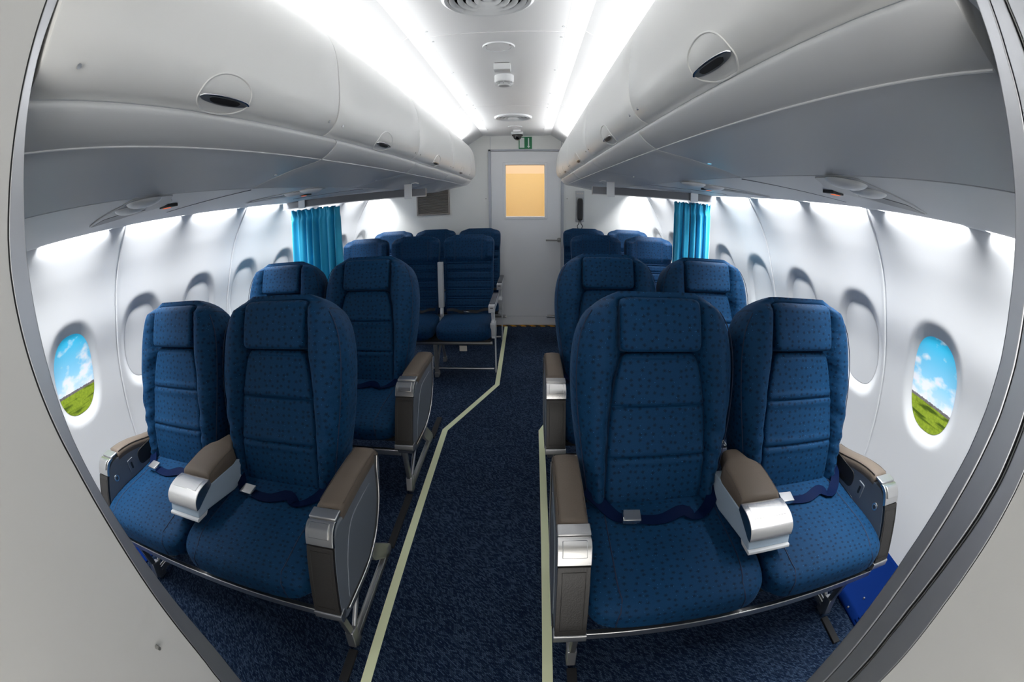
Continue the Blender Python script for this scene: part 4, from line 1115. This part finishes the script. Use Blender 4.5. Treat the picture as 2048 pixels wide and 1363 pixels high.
c = copy_tree(TL); c.location.y = 0.87; c['label'] = 'navy triple economy seat in the last row, left, against back wall'
c = copy_tree(DR); c.location.y = 0.87; c['label'] = 'navy double economy seat in the last row, right, against back wall'
TL.location.y = 0.0

# ------------------------------------------------------------------ doorway the camera stands in
def jamb(side, X, thick, front, back, z0=0.0, z1=2.12):
    """vertical profile: front/back are Y(z) tables"""
    zz = [z0 + (z1 - z0) * i / 60 for i in range(61)]; bm = nb()
    rings = [[(X, ismooth(z, front), z), (X, ismooth(z, back), z), (X + side * thick, ismooth(z, back), z), (X + side * thick, ismooth(z, front), z)] for z in zz]
    return loft(bm, rings)
LB = [(0.0, 0.195), (0.5, 0.200), (0.713, 0.205), (0.799, 0.213), (0.975, 0.216), (1.086, 0.215), (1.188, 0.208), (1.255, 0.199), (1.321, 0.192), (1.387, 0.187), (1.46, 0.184), (1.526, 0.187), (1.626, 0.190), (1.782, 0.190), (2.12, 0.190)]
LI = [(0.0, 0.235), (0.5, 0.242), (0.656, 0.247), (0.777, 0.253), (0.936, 0.246), (1.049, 0.239), (1.152, 0.229), (1.244, 0.221), (1.383, 0.217), (1.465, 0.214), (1.522, 0.213), (1.625, 0.208), (1.70, 0.207), (1.785, 0.211), (2.12, 0.214)]
sh = lambda T, d: [(z, y + d) for z, y in T]
t = bpy.data.objects.new('door_2', None); C.objects.link(t); t.location = (-0.30, 0.2, 0); struct(t)
M['jamb'] = mat('satin_grey_jamb', (0.52, 0.53, 0.56), 0.34, metal=0.85); M['leafm'] = mat('warm_white_door_leaf', (0.66, 0.655, 0.635), 0.45)
n = N(M['leafm']); tc = n.n('ShaderNodeTexCoord'); n.bump(n.noise(tc.outputs['Object'], 420, 2), 0.06, 0.001)
def loc(o, p): 
    o.data.transform(Matrix.Translation((-p[0], -p[1], -p[2]))); return o
P0 = (-0.30, 0.2, 0)
o = obj('jamb', jamb(-1, -0.300, 0.030, sh(LB, 0.0015), LI), 'jamb', t, bevel=0.0015); loc(o, P0)
o = obj('rubber_seal', jamb(-1, -0.3002, 0.010, sh(LB, -0.0012), sh(LB, 0.0015)), 'rubber', t); loc(o, P0)
ba = [(0.0, -1.4), (2.12, -1.4)]
o = obj('door_leaf', jamb(-1, -0.300, 0.040, ba, sh(LB, -0.0012)), 'leafm', t, smooth=True, label='warm white door leaf folded back beside the camera'); loc(o, P0)
o = obj('door_stop', cyl(nb(), (-0.302, 0.152, 0.899), (-0.292, 0.152, 0.899), 0.0045, 0.0035, seg=20), 'dull', t); loc(o, P0)
# right side: stepped sliding-door jamb
R1 = [(0.0, 0.150), (0.984, 0.150), (1.04, 0.151), (1.18, 0.150), (1.26, 0.144), (1.32, 0.137), (1.384, 0.135), (1.417, 0.137), (1.477, 0.138), (1.536, 0.140), (1.602, 0.140), (1.637, 0.141), (2.12, 0.142)]
R2 = [(0.0, 0.126), (0.984, 0.128), (1.159, 0.132), (1.228, 0.130), (1.289, 0.125), (1.337, 0.120), (1.376, 0.119), (1.418, 0.1205), (1.537, 0.122), (1.593, 0.125), (1.635, 0.125), (2.12, 0.126)]
R3 = [(0.0, 0.103), (1.066, 0.103), (1.154, 0.107), (1.234, 0.103), (1.298, 0.096), (1.351, 0.095), (1.45, 0.098), (1.594, 0.104), (1.632, 0.107), (2.12, 0.108)]
R4 = [(0.0, 0.073), (1.096, 0.073), (1.13, 0.074), (1.212, 0.078), (1.268, 0.077), (1.321, 0.076), (1.45, 0.078), (1.60, 0.082), (2.12, 0.084)]
t = bpy.data.objects.new('door_3', None); C.objects.link(t); t.location = (0.56, 0.1, 0); struct(t); P0 = (0.56, 0.1, 0)
o = obj('jamb', jamb(1, 0.560, 0.04, sh(R2, 0.0004), R1), 'jamb', t, bevel=0.0015); loc(o, P0)
o = obj('jamb_step', jamb(1, 0.5608, 0.04, sh(R3, 0.0022), sh(R2, -0.0004)), 'jamb', t, bevel=0.0012); loc(o, P0)
o = obj('brush_seal', jamb(1, 0.566, 0.03, sh(R3, -0.0026), sh(R3, 0.0030)), 'rubber', t); loc(o, P0)
o = obj('brush_edge', jamb(1, 0.5635, 0.004, sh(R3, -0.0008), sh(R3, 0.0006)), 'dull', t); loc(o, P0)
o = obj('jamb_cover', jamb(1, 0.5602, 0.04, sh(R4, 0.0005), sh(R3, -0.0022)), 'jamb', t, bevel=0.0012); loc(o, P0)
o = obj('door_leaf', jamb(1, 0.560, 0.040, ba, sh(R4, -0.0004)), 'leafm', t, label='warm white door leaf folded back right of the camera'); loc(o, P0)
# cabin-side partition around the doorway and the vestibule shell
g = nb()
box(g, (-0.335 - 0.85, 0.199, 1.15), (1.69, 0.024, 2.3)); box(g, (0.605 + 0.71, 0.115, 1.15), (1.41, 0.03, 2.3)); box(g, (0.13, 0.17, 2.21), (0.86, 0.04, 0.18))
struct(obj('wall_front', g, 'leafm', smooth=False))
struct(obj('ceiling_vestibule', bx((0.13, -0.63, 2.33), (1.1, 1.65, 0.05)), 'leafm', smooth=False)).name = 'ceiling.001'
struct(obj('wall_rear', bx((0.13, -1.44, 1.15), (1.1, 0.05, 2.3)), 'leafm', smooth=False)).name = 'wall_rear'
